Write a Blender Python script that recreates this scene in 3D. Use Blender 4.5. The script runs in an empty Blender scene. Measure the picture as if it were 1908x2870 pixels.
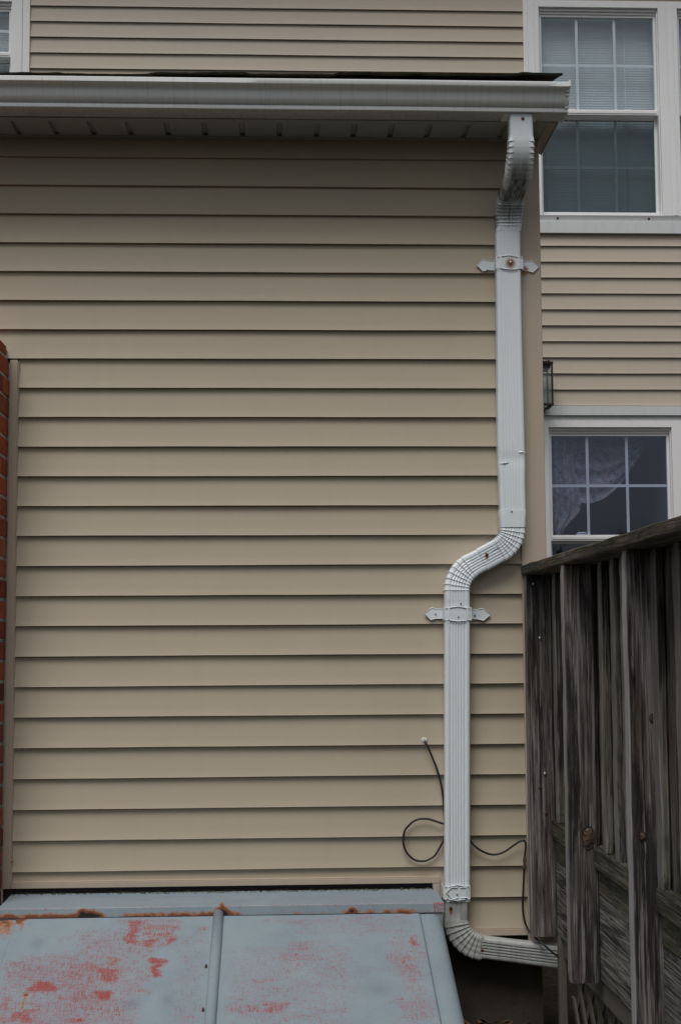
import bpy, math, random
from mathutils import Vector, Matrix, noise
random.seed(7)
scn = bpy.context.scene
R = math.radians

# ------------------------------------------------------------------ camera
f, th, yaw, roll, DC, ZC = 4024.85, 0.0897933, 0.0432147, -0.0064327, 4.90278, 0.95927
F = Vector((math.sin(yaw)*math.cos(th), math.cos(yaw)*math.cos(th), math.sin(th)))
Rv = Vector((math.cos(yaw), -math.sin(yaw), 0)); Uv = Rv.cross(F)
R2 = Rv*math.cos(roll) + Uv*math.sin(roll); U2 = -Rv*math.sin(roll) + Uv*math.cos(roll)
cam_d = bpy.data.cameras.new('camera'); cam = bpy.data.objects.new('camera', cam_d)
scn.collection.objects.link(cam)
m = Matrix((R2, U2, -F)).transposed().to_4x4(); m.translation = Vector((0, -DC, ZC))
cam.matrix_world = m
cam_d.sensor_fit = 'VERTICAL'; cam_d.sensor_height = 36; cam_d.lens = f/2870*36
cam_d.clip_start = .05; cam_d.clip_end = 500
scn.camera = cam

# ------------------------------------------------------------------ light
SUN_DIR = Vector((-0.28, -0.70, 1.32)).normalized()
w = bpy.data.worlds.new('World'); scn.world = w; w.use_nodes = True
nt = w.node_tree; nt.nodes.clear()
sky = nt.nodes.new('ShaderNodeTexSky'); sky.sky_type = 'NISHITA'; sky.sun_disc = False
sky.sun_elevation = math.asin(SUN_DIR.z); sky.sun_rotation = math.atan2(SUN_DIR.x, SUN_DIR.y)
sky.air_density = 1.2; sky.dust_density = 4.0; sky.ozone_density = 1.0
hs = nt.nodes.new('ShaderNodeHueSaturation'); hs.inputs['Saturation'].default_value = .36
bg = nt.nodes.new('ShaderNodeBackground'); bg.inputs['Strength'].default_value = .066
wo = nt.nodes.new('ShaderNodeOutputWorld')
nt.links.new(sky.outputs[0], hs.inputs['Color']); nt.links.new(hs.outputs[0], bg.inputs[0]); nt.links.new(bg.outputs[0], wo.inputs[0])
sd = bpy.data.lights.new('sun', 'SUN'); sd.energy = 1.5; sd.angle = R(34); sd.color = (1, .97, .93)
so = bpy.data.objects.new('sun', sd); scn.collection.objects.link(so)
so.rotation_euler = SUN_DIR.to_track_quat('Z', 'Y').to_euler(); so.location = (-2, -4, 8)
scn.view_settings.view_transform = 'Standard'; scn.view_settings.look = 'None'
scn.view_settings.exposure = 0.21; scn.view_settings.gamma = 1

# ------------------------------------------------------------------ helpers
COL = scn.collection
class MB:
    def __init__(s): s.v = []; s.f = []; s.sm = []; s.attr = {}
    def face(s, idx, smooth=False): s.f.append(tuple(idx)); s.sm.append(smooth)
    def box(s, x0, x1, y0, y1, z0, z1):
        b = len(s.v)
        s.v += [(x0,y0,z0),(x1,y0,z0),(x1,y1,z0),(x0,y1,z0),(x0,y0,z1),(x1,y0,z1),(x1,y1,z1),(x0,y1,z1)]
        for q in ((0,3,2,1),(4,5,6,7),(0,1,5,4),(1,2,6,5),(2,3,7,6),(3,0,4,7)): s.face([b+i for i in q])
        return s
    def hexa(s, pts):            # 8 corner points, same order as box
        b = len(s.v); s.v += [tuple(p) for p in pts]
        for q in ((0,3,2,1),(4,5,6,7),(0,1,5,4),(1,2,6,5),(2,3,7,6),(3,0,4,7)): s.face([b+i for i in q])
        return s
    def rings(s, rings, closed=True, caps=True, smooth=False):
        n = len(rings[0]); b = len(s.v)
        for r in rings: s.v += [tuple(p) for p in r]
        for i in range(len(rings)-1):
            for j in range(n if closed else n-1):
                k = (j+1) % n
                s.face([b+i*n+j, b+i*n+k, b+(i+1)*n+k, b+(i+1)*n+j], smooth)
        if caps and closed:
            s.face([b+j for j in range(n)][::-1]); s.face([b+(len(rings)-1)*n+j for j in range(n)])
        return s
    def tube(s, pts, r, n=8, smooth=True):
        pts = [Vector(p) for p in pts]; rs = []
        for i, p in enumerate(pts):
            t = (pts[min(i+1, len(pts)-1)] - pts[max(i-1, 0)]).normalized()
            a = Vector((0,0,1)) if abs(t.z) < .9 else Vector((0,1,0))
            u = t.cross(a).normalized(); v = t.cross(u)
            rr = r[i] if isinstance(r, (list, tuple)) else r
            rs.append([p + (u*math.cos(q) + v*math.sin(q))*rr for q in [2*math.pi*j/n for j in range(n)]])
        return s.rings(rs, True, True, smooth)
    def disc(s, c, r, nrm=(0,-1,0), n=10, h=.002, dome=True):
        c = Vector(c); nrm = Vector(nrm).normalized(); a = Vector((0,0,1)) if abs(nrm.z) < .9 else Vector((1,0,0))
        u = nrm.cross(a).normalized(); v = nrm.cross(u)
        ring = lambda rr, hh: [c + nrm*hh + (u*math.cos(q)+v*math.sin(q))*rr for q in [2*math.pi*j/n for j in range(n)]]
        return s.rings([ring(r,-.001), ring(r, h*.5), ring(r*.7, h*.95), ring(r*.1, h)], True, True, dome)
    def build(s, name, mat, parent=None, bevel=0, loc=None):
        me = bpy.data.meshes.new(name); me.from_pydata([tuple(v) for v in s.v], [], s.f)
        me.polygons.foreach_set('use_smooth', [bool(q) for q in s.sm[:len(me.polygons)]])
        for k, vals in s.attr.items():
            a = me.attributes.new(k, 'FLOAT', 'POINT'); a.data.foreach_set('value', vals)
        me.update()
        o = bpy.data.objects.new(name, me); COL.objects.link(o)
        if mat: me.materials.append(mat)
        if parent: o.parent = parent
        if bevel:
            bm = o.modifiers.new('bevel', 'BEVEL'); bm.width = bevel; bm.segments = 2; bm.limit_method = 'ANGLE'; bm.angle_limit = R(40)
        return o
def tag(o, label=None, cat=None, group=None, kind=None):
    if label: o['label'] = label
    if cat: o['category'] = cat
    if group: o['group'] = group
    if kind: o['kind'] = kind
    return o
def empty(name, label, cat, loc=(0,0,0), group=None):
    o = bpy.data.objects.new(name, None); COL.objects.link(o); o.empty_display_size = .1
    return tag(o, label, cat, group)        # parts are modelled in world coordinates; base at the origin of the wall
def sst(a, b, x):
    t = max(0, min(1, (x-a)/(b-a))) if a != b else float(x >= a)
    return t*t*(3-2*t)

# ------------------------------------------------------------------ materials
class N:
    """tiny node-tree builder"""
    def __init__(s, name):
        s.m = bpy.data.materials.new(name); s.m.use_nodes = True; s.t = s.m.node_tree
        s.b = s.t.nodes['Principled BSDF']; s.out = s.t.nodes['Material Output']
        s.tc = s.t.nodes.new('ShaderNodeTexCoord'); s.oi = None
    def link(s, a, b): s.t.links.new(a, b)
    def coords(s, scale=(1,1,1), rnd=True):
        mp = s.t.nodes.new('ShaderNodeMapping'); mp.inputs['Scale'].default_value = scale
        s.link(s.tc.outputs['Object'], mp.inputs[0])
        if rnd:
            if not s.oi: s.oi = s.t.nodes.new('ShaderNodeObjectInfo')
            mu = s.t.nodes.new('ShaderNodeMath'); mu.operation = 'MULTIPLY'; mu.inputs[1].default_value = 37.0
            s.link(s.oi.outputs['Random'], mu.inputs[0])
            cb = s.t.nodes.new('ShaderNodeCombineXYZ')
            for i in range(3): s.link(mu.outputs[0], cb.inputs[i])
            s.link(cb.outputs[0], mp.inputs['Location'])
        return mp.outputs[0]
    def noise(s, co, scale, detail=4, rough=.55, dist=0):
        n = s.t.nodes.new('ShaderNodeTexNoise'); n.inputs['Scale'].default_value = scale
        n.inputs['Detail'].default_value = detail; n.inputs['Roughness'].default_value = rough; n.inputs['Distortion'].default_value = dist
        s.link(co, n.inputs['Vector']); return n.outputs['Fac']
    def ramp(s, fac, stops):
        r = s.t.nodes.new('ShaderNodeValToRGB'); e = r.color_ramp.elements
        while len(e) < len(stops): e.new(.5)
        for i, (p, c) in enumerate(stops):
            e[i].position = p; e[i].color = (c if isinstance(c, (tuple, list)) else (c,c,c)) + ((1,) if not isinstance(c, (tuple, list)) or len(c) == 3 else ())
        s.link(fac, r.inputs[0]); return r.outputs[0]
    def mix(s, fac, a, b, mode='MIX'):
        n = s.t.nodes.new('ShaderNodeMix'); n.data_type = 'RGBA'; n.blend_type = mode
        for v, i in ((fac, 0), (a, 6), (b, 7)):
            if hasattr(v, 'links') or hasattr(v, 'is_linked'): s.link(v, n.inputs[i])
            else: n.inputs[i].default_value = v if i == 0 else tuple(v)+(1,)
        return n.outputs[2]
    def math(s, op, a, b=0.0, clamp=False):
        n = s.t.nodes.new('ShaderNodeMath'); n.operation = op; n.use_clamp = clamp
        for v, i in ((a, 0), (b, 1)):
            if hasattr(v, 'is_linked'): s.link(v, n.inputs[i])
            else: n.inputs[i].default_value = v
        return n.outputs[0]
    def attr(s, name):
        a = s.t.nodes.new('ShaderNodeAttribute'); a.attribute_name = name; return a.outputs['Fac']
    def bump(s, h, strength=.3, dist=.002, prev=None):
        b = s.t.nodes.new('ShaderNodeBump'); b.inputs['Strength'].default_value = strength; b.inputs['Distance'].default_value = dist
        s.link(h, b.inputs['Height'])
        if prev: s.link(prev, b.inputs['Normal'])
        s.link(b.outputs[0], s.b.inputs['Normal']); return b.outputs[0]
    def fin(s, col=None, rough=.5, metal=0, spec=None):
        if col is not None:
            if hasattr(col, 'is_linked'): s.link(col, s.b.inputs['Base Color'])
            else: s.b.inputs['Base Color'].default_value = tuple(col)+(1,)
        if hasattr(rough, 'is_linked'): s.link(rough, s.b.inputs['Roughness'])
        else: s.b.inputs['Roughness'].default_value = rough
        s.b.inputs['Metallic'].default_value = metal
        if spec is not None: s.b.inputs['Specular IOR Level'].default_value = spec
        return s.m

def vinyl(name, base, dirt=.10):
    n = N(name)
    big = n.noise(n.coords((.7,1,1.6), False), 1.1, 4, .6)
    streak = n.noise(n.coords((9,9,.8), False), 2.2, 4, .6)
    c = n.mix(n.ramp(big, [(.3,0.0),(.75,1.0)]), base, tuple(b*(1-dirt)*k for b, k in zip(base, (1.0,1.0,1.03))))
    c = n.mix(n.math('MULTIPLY', n.ramp(streak, [(.5,0.0),(.8,1.0)]), .30), c, tuple(b*.87 for b in base))
    g = n.noise(n.coords((6,30,60), False), 6, 5, .6)     # embossed wood grain runs along the board
    g2 = n.noise(n.coords((1,1,1), False), 900, 2, .5)
    nb = n.bump(g, .10, .0012); n.bump(g2, .05, .0004, nb)
    return n.fin(c, .55, 0, .35)
def paint(name, base, rough=.45, dirtcol=(.10,.10,.085), streaks=.3, bumpy=.05, scale=(12,12,1.2)):
    n = N(name)
    big = n.noise(n.coords((1,1,1)), 3.0, 5, .6)
    st = n.noise(n.coords(scale), 3.0, 5, .65)
    c = n.mix(n.math('MULTIPLY', n.ramp(big, [(.35,0.0),(.8,1.0)]), .25), base, tuple(b*.82 for b in base))
    c = n.mix(n.math('MULTIPLY', n.ramp(st, [(.52,0.0),(.85,1.0)]), streaks), c, dirtcol)
    sp = n.noise(n.coords((1,1,1)), 160, 2, .5)
    c = n.mix(n.math('MULTIPLY', n.ramp(sp, [(.70,0.0),(.76,1.0)]), .35), c, dirtcol)
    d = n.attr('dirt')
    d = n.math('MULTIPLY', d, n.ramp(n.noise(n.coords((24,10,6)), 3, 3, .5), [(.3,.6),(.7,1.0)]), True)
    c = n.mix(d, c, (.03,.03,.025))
    n.bump(n.noise(n.coords((1,1,1)), 30, 3, .5), bumpy, .003)
    return n.fin(c, rough, 0, .4)
def wood(name, axis, cols, grain=1.0, rough=.85, moss=0.0, warm=.3, lines=.45):
    """weathered timber, grain along axis 0/1/2; cols = dark, mid, light"""
    n = N(name)
    def sc(a, b): v = [a, a, a]; v[axis] = b; return tuple(v)
    g1 = n.noise(n.coords(sc(20, .9)), 2.2*grain, 7, .72, .5)
    g2 = n.noise(n.coords(sc(72, 2.2)), 2.0, 5, .66, .2)
    g3 = n.noise(n.coords(sc(9, .5)), 1.3, 2, .5, 1.0)
    c = n.ramp(g1, [(.32, cols[0]), (.48, cols[1]), (.66, cols[2])])
    wave = n.math('SINE', n.math('MULTIPLY', g3, 90.0))
    c = n.mix(n.math('MULTIPLY', n.ramp(wave, [(.35,0.0),(.95,1.0)]), lines), c, tuple(x*.55 for x in cols[0]))
    big = n.noise(n.coords((3,3,1.3)), 1.7, 3, .5)
    c = n.mix(n.math('MULTIPLY', n.ramp(big, [(.50,0.0),(.70,1.0)]), warm), c, (.115,.068,.045))
    blk = n.noise(n.coords(sc(7, 1.1)), 2.0, 5, .62)
    c = n.mix(n.math('MULTIPLY', n.ramp(blk, [(.51,0.0),(.60,1.0)]), .82), c, (.020,.018,.018))
    c = n.mix(n.math('MULTIPLY', n.ramp(g2, [(.34,1.0),(.47,0.0)]), .70), c, (.014,.012,.012))
    c = n.mix(n.math('MULTIPLY', n.ramp(g2, [(.55,0.0),(.66,1.0)]), .60), c, tuple(min(.5, x*1.5) for x in cols[2]))
    if moss:
        mo = n.noise(n.coords((4,4,4)), 2.5, 6, .7)
        c = n.mix(n.math('MULTIPLY', n.ramp(mo, [(.45,0.0),(.6,1.0)]), moss), c, (.050,.056,.032))
    g4 = n.noise(n.coords(sc(26, .55)), 2.0, 3, .55, .3)
    ln = n.math('ABSOLUTE', n.math('SUBTRACT', g4, .5)); c = n.mix(n.math('MULTIPLY', n.ramp(ln, [(.0,1.0),(.014,0.0)]), .85), c, (.010,.009,.009))
    g5 = n.noise(n.coords(sc(34, .9)), 2.0, 4, .6, .2)
    c = n.mix(n.math('MULTIPLY', n.ramp(g5, [(.58,0.0),(.63,1.0)]), .55), c, tuple(min(.5, x*1.35) for x in cols[2]))
    bl = n.attr('lit_left'); c = n.mix(n.math('MULTIPLY', bl, n.ramp(g1, [(.3,.45),(.6,1.0)])), c, (.38,.365,.37))  # paler tint that paints side light onto left faces
    h = n.math('ADD', n.math('MULTIPLY', g2, .9), n.math('ADD', g1, n.math('MULTIPLY', wave, .10)))
    n.bump(h, .8, .004)
    return n.fin(c, rough, 0, .2)

SID = (.438,.376,.282)
M_sid = vinyl('beige_vinyl', SID)
M_sid2 = vinyl('beige_vinyl_rear', (.46,.40,.33), .10)
M_trim = paint('beige_trim', (.435,.362,.285), .5, (.12,.10,.08), .18, .03)
M_white = paint('white_vinyl', (.79,.80,.81), .35, (.35,.34,.31), .14, .02)
M_alu = paint('white_flashing', (.60,.63,.64), .4, (.25,.26,.25), .3, .04)
M_gut = paint('gutter_enamel', (.76,.78,.78), .32, (.20,.21,.19), .30, .02, (40,2,2))
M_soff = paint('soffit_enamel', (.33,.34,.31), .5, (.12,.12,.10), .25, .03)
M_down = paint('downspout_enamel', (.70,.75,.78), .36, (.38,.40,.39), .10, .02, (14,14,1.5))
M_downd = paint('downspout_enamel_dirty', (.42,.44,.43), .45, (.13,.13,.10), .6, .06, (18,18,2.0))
WG = [(.040,.036,.036), (.105,.100,.100), (.200,.198,.200)]
M_post = wood('post_wood', 2, [(.042,.036,.033),(.112,.101,.096),(.235,.222,.220)], 1.0, warm=.5)
M_pick = wood('picket_wood', 2, [(.055,.048,.040),(.110,.103,.086),(.19,.182,.155)], .8, warm=.6)
M_cap = wood('cap_wood', 1, [(.032,.028,.023),(.080,.068,.054),(.15,.135,.112)], 1.0, moss=.55, warm=.5)
M_rim = wood('rim_wood', 1, [(.10,.098,.09),(.165,.160,.148),(.24,.236,.22)], .7, warm=.12, lines=.75)
M_rail = wood('rail_wood', 1, [(.040,.038,.030),(.085,.080,.062),(.14,.13,.10)], .9, moss=.6, warm=.35)
M_lat = paint('lattice_wood', (.125,.115,.10), .9, (.05,.045,.04), .5, .3, (20,20,3))

def mk_shingle():
    n = N('asphalt_shingle'); g = n.noise(n.coords((1,1,1)), 500, 2, .6); b = n.noise(n.coords((1,1,1)), 8, 4, .6)
    c = n.ramp(g, [(.3,(.012,.010,.010)),(.7,(.06,.055,.05))]); c = n.mix(n.ramp(b, [(.45,0.0),(.65,.6)]), c, (.045,.055,.02))
    n.bump(g, .6, .002); return n.fin(c, .95, 0, .1)
M_shin = mk_shingle()
M_dark = paint('dark_drip_edge', (.045,.035,.045), .5, (.02,.02,.02), .3)
def mk_conc():
    n = N('foundation_concrete'); a = n.noise(n.coords((1,1,1), False), 2.5, 6, .65); b = n.noise(n.coords((1,1,1), False), 90, 3, .6)
    c = n.ramp(a, [(.3,(.035,.029,.023)),(.7,(.085,.074,.062))]); c = n.mix(n.ramp(b, [(.55,0.0),(.75,.4)]), c, (.03,.028,.025))
    n.bump(b, .35, .003); return n.fin(c, .95, 0, .1)
M_conc = mk_conc()
def mk_ground():
    n = N('bare_ground'); a = n.noise(n.coords((1,1,1), False), 1.3, 8, .7); b = n.noise(n.coords((1,1,1), False), 40, 5, .7)
    c = n.ramp(a, [(.35,(.028,.022,.015)),(.55,(.05,.042,.028)),(.7,(.035,.055,.018))]); c = n.mix(.5, c, n.ramp(b, [(.3,(.015,.012,.009)),(.7,(.09,.075,.05))]))
    n.bump(b, .8, .02); return n.fin(c, 1, 0, .1)
M_ground = mk_ground()
def mk_brick():
    n = N('red_brick'); geo = n.t.nodes.new('ShaderNodeNewGeometry')
    r = geo.outputs['Random Per Island']
    c = n.ramp(r, [(0,(.14,.045,.03)),(.25,(.44,.10,.045)),(.5,(.52,.13,.06)),(.75,(.26,.07,.045)),(1,(.50,.17,.085))])
    a = n.noise(n.coords((1,1,1), False), 45, 5, .65); c = n.mix(n.math('MULTIPLY', n.ramp(a, [(.4,0.0),(.7,1.0)]), .6), c, (.05,.025,.02))
    n.bump(a, .6, .004); return n.fin(c, .9, 0, .15)
M_brick = mk_brick()
M_mortar = paint('mortar', (.46,.44,.41), .95, (.15,.14,.12), .4, .4)
def mk_bulk(name, base):
    n = N(name)
    big = n.noise(n.coords((1,1,1), False), 4.5, 5, .6); fn = n.noise(n.coords((1,1,1), False), 260, 3, .6)
    sx = n.noise(n.coords((14,150,150), False), 2.4, 4, .7, .3)      # scuffs across
    sy = n.noise(n.coords((170,16,16), False), 2.4, 4, .7, .3)       # scuffs down the slope
    c = n.mix(n.ramp(big, [(.35,0.0),(.7,1.0)]), base, (base[0]*.80, base[1]*.84, base[2]*.90))
    c = n.mix(n.math('MULTIPLY', n.ramp(fn, [(.6,0.0),(.75,1.0)]), .25), c, (.38,.42,.45))
    wr = n.attr('wear')
    tex = n.math('ADD', n.math('MULTIPLY', n.math('SUBTRACT', sx, .5), 1.9), n.math('MULTIPLY', n.math('SUBTRACT', sy, .5), 2.1))
    tex = n.math('ADD', tex, n.math('MULTIPLY', n.math('SUBTRACT', fn, .5), 1.2))
    tex = n.math('ADD', tex, n.math('MULTIPLY', n.math('SUBTRACT', big, .5), .6))
    v = n.math('ADD', n.math('MULTIPLY', wr, .78), tex)
    pink = n.ramp(v, [(.16,0.0),(.55,1.0)]); red = n.ramp(v, [(.38,0.0),(.76,1.0)])
    c = n.mix(n.math('MULTIPLY', pink, .60), c, (.27,.195,.215)); c = n.mix(n.math('MULTIPLY', red, .90), c, (.29,.048,.042))
    sm = n.attr('smudge'); c = n.mix(n.math('MULTIPLY', sm, .5), c, (.15,.18,.22))
    ru = n.attr('rust'); rn = n.noise(n.coords((1,1,1), False), 55, 5, .7)
    rv = n.math('ADD', n.math('MULTIPLY', ru, .75), n.math('MULTIPLY', n.math('SUBTRACT', rn, .5), 1.0))
    halo = n.ramp(rv, [(.30,0.0),(.42,1.0)]); core = n.ramp(rv, [(.50,0.0),(.64,1.0)]); blk = n.ramp(rv, [(.95,0.0),(1.0,1.0)])
    halo = n.math('MULTIPLY', halo, n.ramp(ru, [(.02,0.0),(.15,1.0)])); 
    c = n.mix(n.math('MULTIPLY', halo, .8), c, (.34,.14,.055)); c = n.mix(core, c, (.17,.055,.022)); c = n.mix(blk, c, (.015,.010,.008))
    nb = n.bump(fn, .15, .001); n.bump(n.math('ADD', rv, big), .3, .002, nb)
    return n.fin(c, n.ramp(n.math('ADD', n.math('MULTIPLY', rv, .5), big), [(.3,.42),(.9,.75)]), 0, .4)
M_bulk = mk_bulk('blue_grey_paint', (.245,.308,.345))
M_cable = paint('black_cable', (.018,.018,.020), .45, (.05,.05,.05), .2)
M_black = paint('black_iron', (.012,.011,.010), .5, (.05,.035,.02), .3)
M_zinc = N('zinc_screw').fin((.45,.47,.48), .35, .8)
M_screw = N('painted_screw').fin((.30,.31,.31), .4, .3)
M_rscrew = N('rusty_screw').fin((.10,.035,.018), .8, 0)
M_caulk = N('caulk').fin((.62,.62,.58), .6, 0)
M_knot = wood('knot_wood', 1, [(.04,.022,.013),(.13,.075,.045),(.22,.14,.085)], 1.2, warm=0)
M_kring = N('knot_ring').fin((.022,.018,.016), .9, 0)
M_leaf = N('dry_leaf').fin((.30,.13,.045), .8, 0)
def mk_stain():
    n = N('rust_stain'); a = n.attr('fade'); no = n.noise(n.coords((1,1,1)), 180, 3, .6)
    al = n.math('MULTIPLY', a, n.ramp(no, [(.25,.75),(.7,1.0)]), True)
    n.link(al, n.b.inputs['Alpha']); c = n.ramp(a, [(.2,(.46,.20,.045)),(.8,(.24,.075,.015))]); return n.fin(c, .8)
M_stain = mk_stain()
def mk_glass(name, tint, refl, gc=(.82,.91,.94,1)):
    n = N(name); n.t.nodes.remove(n.b)
    tr = n.t.nodes.new('ShaderNodeBsdfTransparent'); tr.inputs[0].default_value = tint+(1,)
    gl = n.t.nodes.new('ShaderNodeBsdfGlossy'); gl.inputs['Roughness'].default_value = .03; gl.inputs[0].default_value = gc
    fr = n.t.nodes.new('ShaderNodeLayerWeight'); fr.inputs[0].default_value = .5
    bp = n.t.nodes.new('ShaderNodeBump'); bp.inputs['Strength'].default_value = .06; bp.inputs['Distance'].default_value = .02
    n.link(n.noise(n.coords((1,1,1)), 3.5, 3, .5), bp.inputs['Height']); n.link(bp.outputs[0], gl.inputs['Normal'])
    mx = n.t.nodes.new('ShaderNodeMixShader'); n.link(n.math('MULTIPLY', n.math('ADD', n.math('MULTIPLY', n.math('POWER', fr.outputs['Facing'], 4.0), .9), .075), refl, True), mx.inputs[0])
    n.link(tr.outputs[0], mx.inputs[1]); n.link(gl.outputs[0], mx.inputs[2]); n.link(mx.outputs[0], n.out.inputs[0]); return n.m
M_glass = mk_glass('window_glass', (.93,.96,.98), 1.0)
M_glass_low = mk_glass('screened_glass', (.56,.61,.62), .75)
M_glass_navy = mk_glass('navy_glass', (.85,.88,.94), .85, (.72,.79,.97,1))
M_glassl = mk_glass('lantern_glass', (.95,.96,.95), .6)
M_room = N('room_plaster').fin((.20,.20,.30), .9)
M_blind = paint('blind_slats', (.56,.58,.59), .5, (.3,.32,.32), .2)
def mk_curt():
    n = N('floral_curtain'); a = n.noise(n.coords((1,1,1)), 22, 4, .6, .8); b = n.noise(n.coords((1,1,1)), 11, 3, .6)
    c = n.ramp(a, [(.30,(.10,.14,.24)),(.45,(.34,.37,.42)),(.52,(.50,.34,.36)),(.60,(.28,.42,.40)),(.72,(.70,.70,.68))])
    c = n.mix(n.ramp(b, [(.4,0.0),(.7,.5)]), c, (.20,.22,.32)); n.link(n.ramp(a, [(.3,.50),(.6,.85)]), n.b.inputs['Alpha']); return n.fin(c, .9)
M_curt = mk_curt()

# ------------------------------------------------------------------ siding
def siding(name, mat, parent, x0, x1, zlines, E, Y, zmin, zmax, holes=(), seed=0, laps=()):
    """lapped vinyl boards; holes = (x0,x1,z0,z1)"""
    mb = MB()
    for zb in zlines:
        a0, a1 = max(zb, zmin), min(zb+E, zmax)
        if a1 <= a0: continue
        cuts = sorted({x0, x1} | {h[i] for h in holes for i in (0,1) if x0 < h[i] < x1} | {l[0] for l in laps if l[1]-.001 < zb < l[2]})
        for xa, xb in zip(cuts, cuts[1:]):
            xm = (xa+xb)/2
            spans = [(a0, a1)]
            for h in holes:
                if h[0] < xm < h[1]:
                    ns = []
                    for s0, s1 in spans:
                        if h[2] >= s1 or h[3] <= s0: ns.append((s0, s1)); continue
                        if h[2] > s0: ns.append((s0, h[2]))
                        if h[3] < s1: ns.append((h[3], s1))
                    spans = ns
            proud = .0012 if any(xm < l[0] and l[1]-.001 < zb < l[2] for l in laps) else 0
            for s0, s1 in spans:
                if s1 - s0 < .002: continue
                P = []
                top = s1 + (.006 if s1 == zb+E else 0)
                fy = lambda z: -.0005 - .0135*max(0,1-(z-zb)/E)**1.3 if z <= zb+E else -.0012
                for k in range(5):
                    z = top + (s0+.0025-top)*k/4; P.append((fy(max(zb, min(z, zb+E)))-proud, z))
                if s0 == zb: P += [(-.0142-proud, zb+.0008), (-.0128-proud, zb), (-.0045, zb+.0006), (-.0005, zb+.006)]
                else: P += [(fy(s0), s0)]
                n = max(1, int((xb-xa)/.09)); rs = []
                for i in range(n+1):
                    x = xa + (xb-xa)*i/n
                    wz = .0011*noise.noise(Vector((x*1.1+seed, zb*31, 3.1))) + .0007*noise.noise(Vector((x*4+seed, zb*17, 9)))
                    wy = .0012*noise.noise(Vector((x*1.6+seed, zb*23, 5)))
                    rs.append([(x, Y+py+wy, pz+wz*(1 if pz < s0+.02 else .3)) for py, pz in P])
                b0 = len(mb.v)
                mb.rings(rs, False, False, False)
                # smooth only the face part
                npf = len(P)-1
                for i in range(n):
                    for j in range(npf):
                        if j < 4: mb.sm[-(n*npf)+i*npf+j] = True
    return mb.build(name, mat, parent)

E1 = .1016
near = empty('house_extension', 'single storey beige sided extension wall filling the middle behind the downspout', 'building')
zl = [k*E1 for k in range(0, 28)]
TOP = 2.718
siding('siding', M_sid, near, -.888, .831, zl, E1, 0, .172, TOP, holes=[(.522,.831,-1,.172)], laps=[(.49,.60,.72)])
siding('siding', M_sid, near, .522, .831, zl[:3], E1, 0, 0.0, .172)
siding('siding', M_sid, near, -2.6, -.888, zl, E1, 0, 19*E1, TOP)
mb = MB()        # corner post: hollow two faced profile
mb.box(.831, .9165, -.020, .002, -.055, 2.716); mb.box(.897, .9165, .002, .085, -.055, 2.716)
mb.build('corner_post', M_trim, near, .003)
mb = MB()
mb.box(-.914, -.888, -.019, .0, .150, 1.924); mb.box(-.888, -.8845, -.016, 0, .150, 1.918)
mb.build('side_trim', M_trim, near, .0015)
mb = MB(); mb.box(-.8845, .535, -.0185, .0, .1505, .1685); mb.box(-.8845, .535, -.0165, 0, .1685, .1725); mb.build('starter_strip', M_trim, near, .001)
mb = MB(); mb.box(.535, .831, -.0185, .0, -.0245, -.004); mb.box(.535, .831, -.0165, 0, -.004, 0.0005); mb.build('starter_strip', M_trim, near, .001)
mb = MB(); mb.box(.512, .535, -.0195, 0, -.03, .149); mb.build('side_trim', M_trim, near, .001)
mb = MB(); mb.box(-2.6, .884, .03, .25, -.8, .20); mb.build('foundation', M_conc, near)
mb = MB(); mb.box(-2.6, .84, .005, .03, -.02, 2.72); mb.box(.60, .90, .006, .03, -.02, 2.72); mb.build('sheathing', M_dark, near)
mb = MB(); mb.box(.88, .905, .086, 3.86, -.02, 2.9)
mb.v += [(.88,.086,2.9),(.905,.086,2.9),(.905,3.86,2.9),(.88,3.86,2.9),(.88,3.86,3.85),(.905,3.86,3.85)]
b = len(mb.v)-6; mb.face([b,b+3,b+4]); mb.face([b+1,b+5,b+2]); mb.face([b,b+4,b+5,b+1]); 
mb.build('side_wall', M_sid, near)
# little scratch marks / seam lines on siding come from the lap step itself

# soffit with V grooves
mb = MB(); xs = []
g = .2643 - .128*0
P = []
x = -2.6
grooves = [.009+.1285*k for k in range(-20, 8)]
pts = [(-2.6, TOP)]
for gx in grooves:
    if -2.58 < gx < .90:
        pts += [(gx-.012, TOP), (gx-.009, TOP+.011), (gx+.005, TOP+.011), (gx+.008, TOP)]
pts.append((.918, TOP))
rs = [[(px, y, pz) for px, pz in pts] for y in (.0, -.155)]
mb.rings(rs, False, False); mb.box(-2.6, .918, -.185, -.155, TOP-.003, TOP+.02); mb.box(-2.6, .918, -.184, -.17, TOP+.02, 2.83)
mb.box(-2.6, .83, -.016, -.001, TOP-.004, TOP-.0005+.004)
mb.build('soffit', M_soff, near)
mb = MB(); mb.box(.9175, .952, -.178, .140, 2.716, 2.826); mb.box(.952, .957, -.180, .143, 2.713, 2.826); mb.build('rake_trim', M_trim, near, .004)
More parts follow.
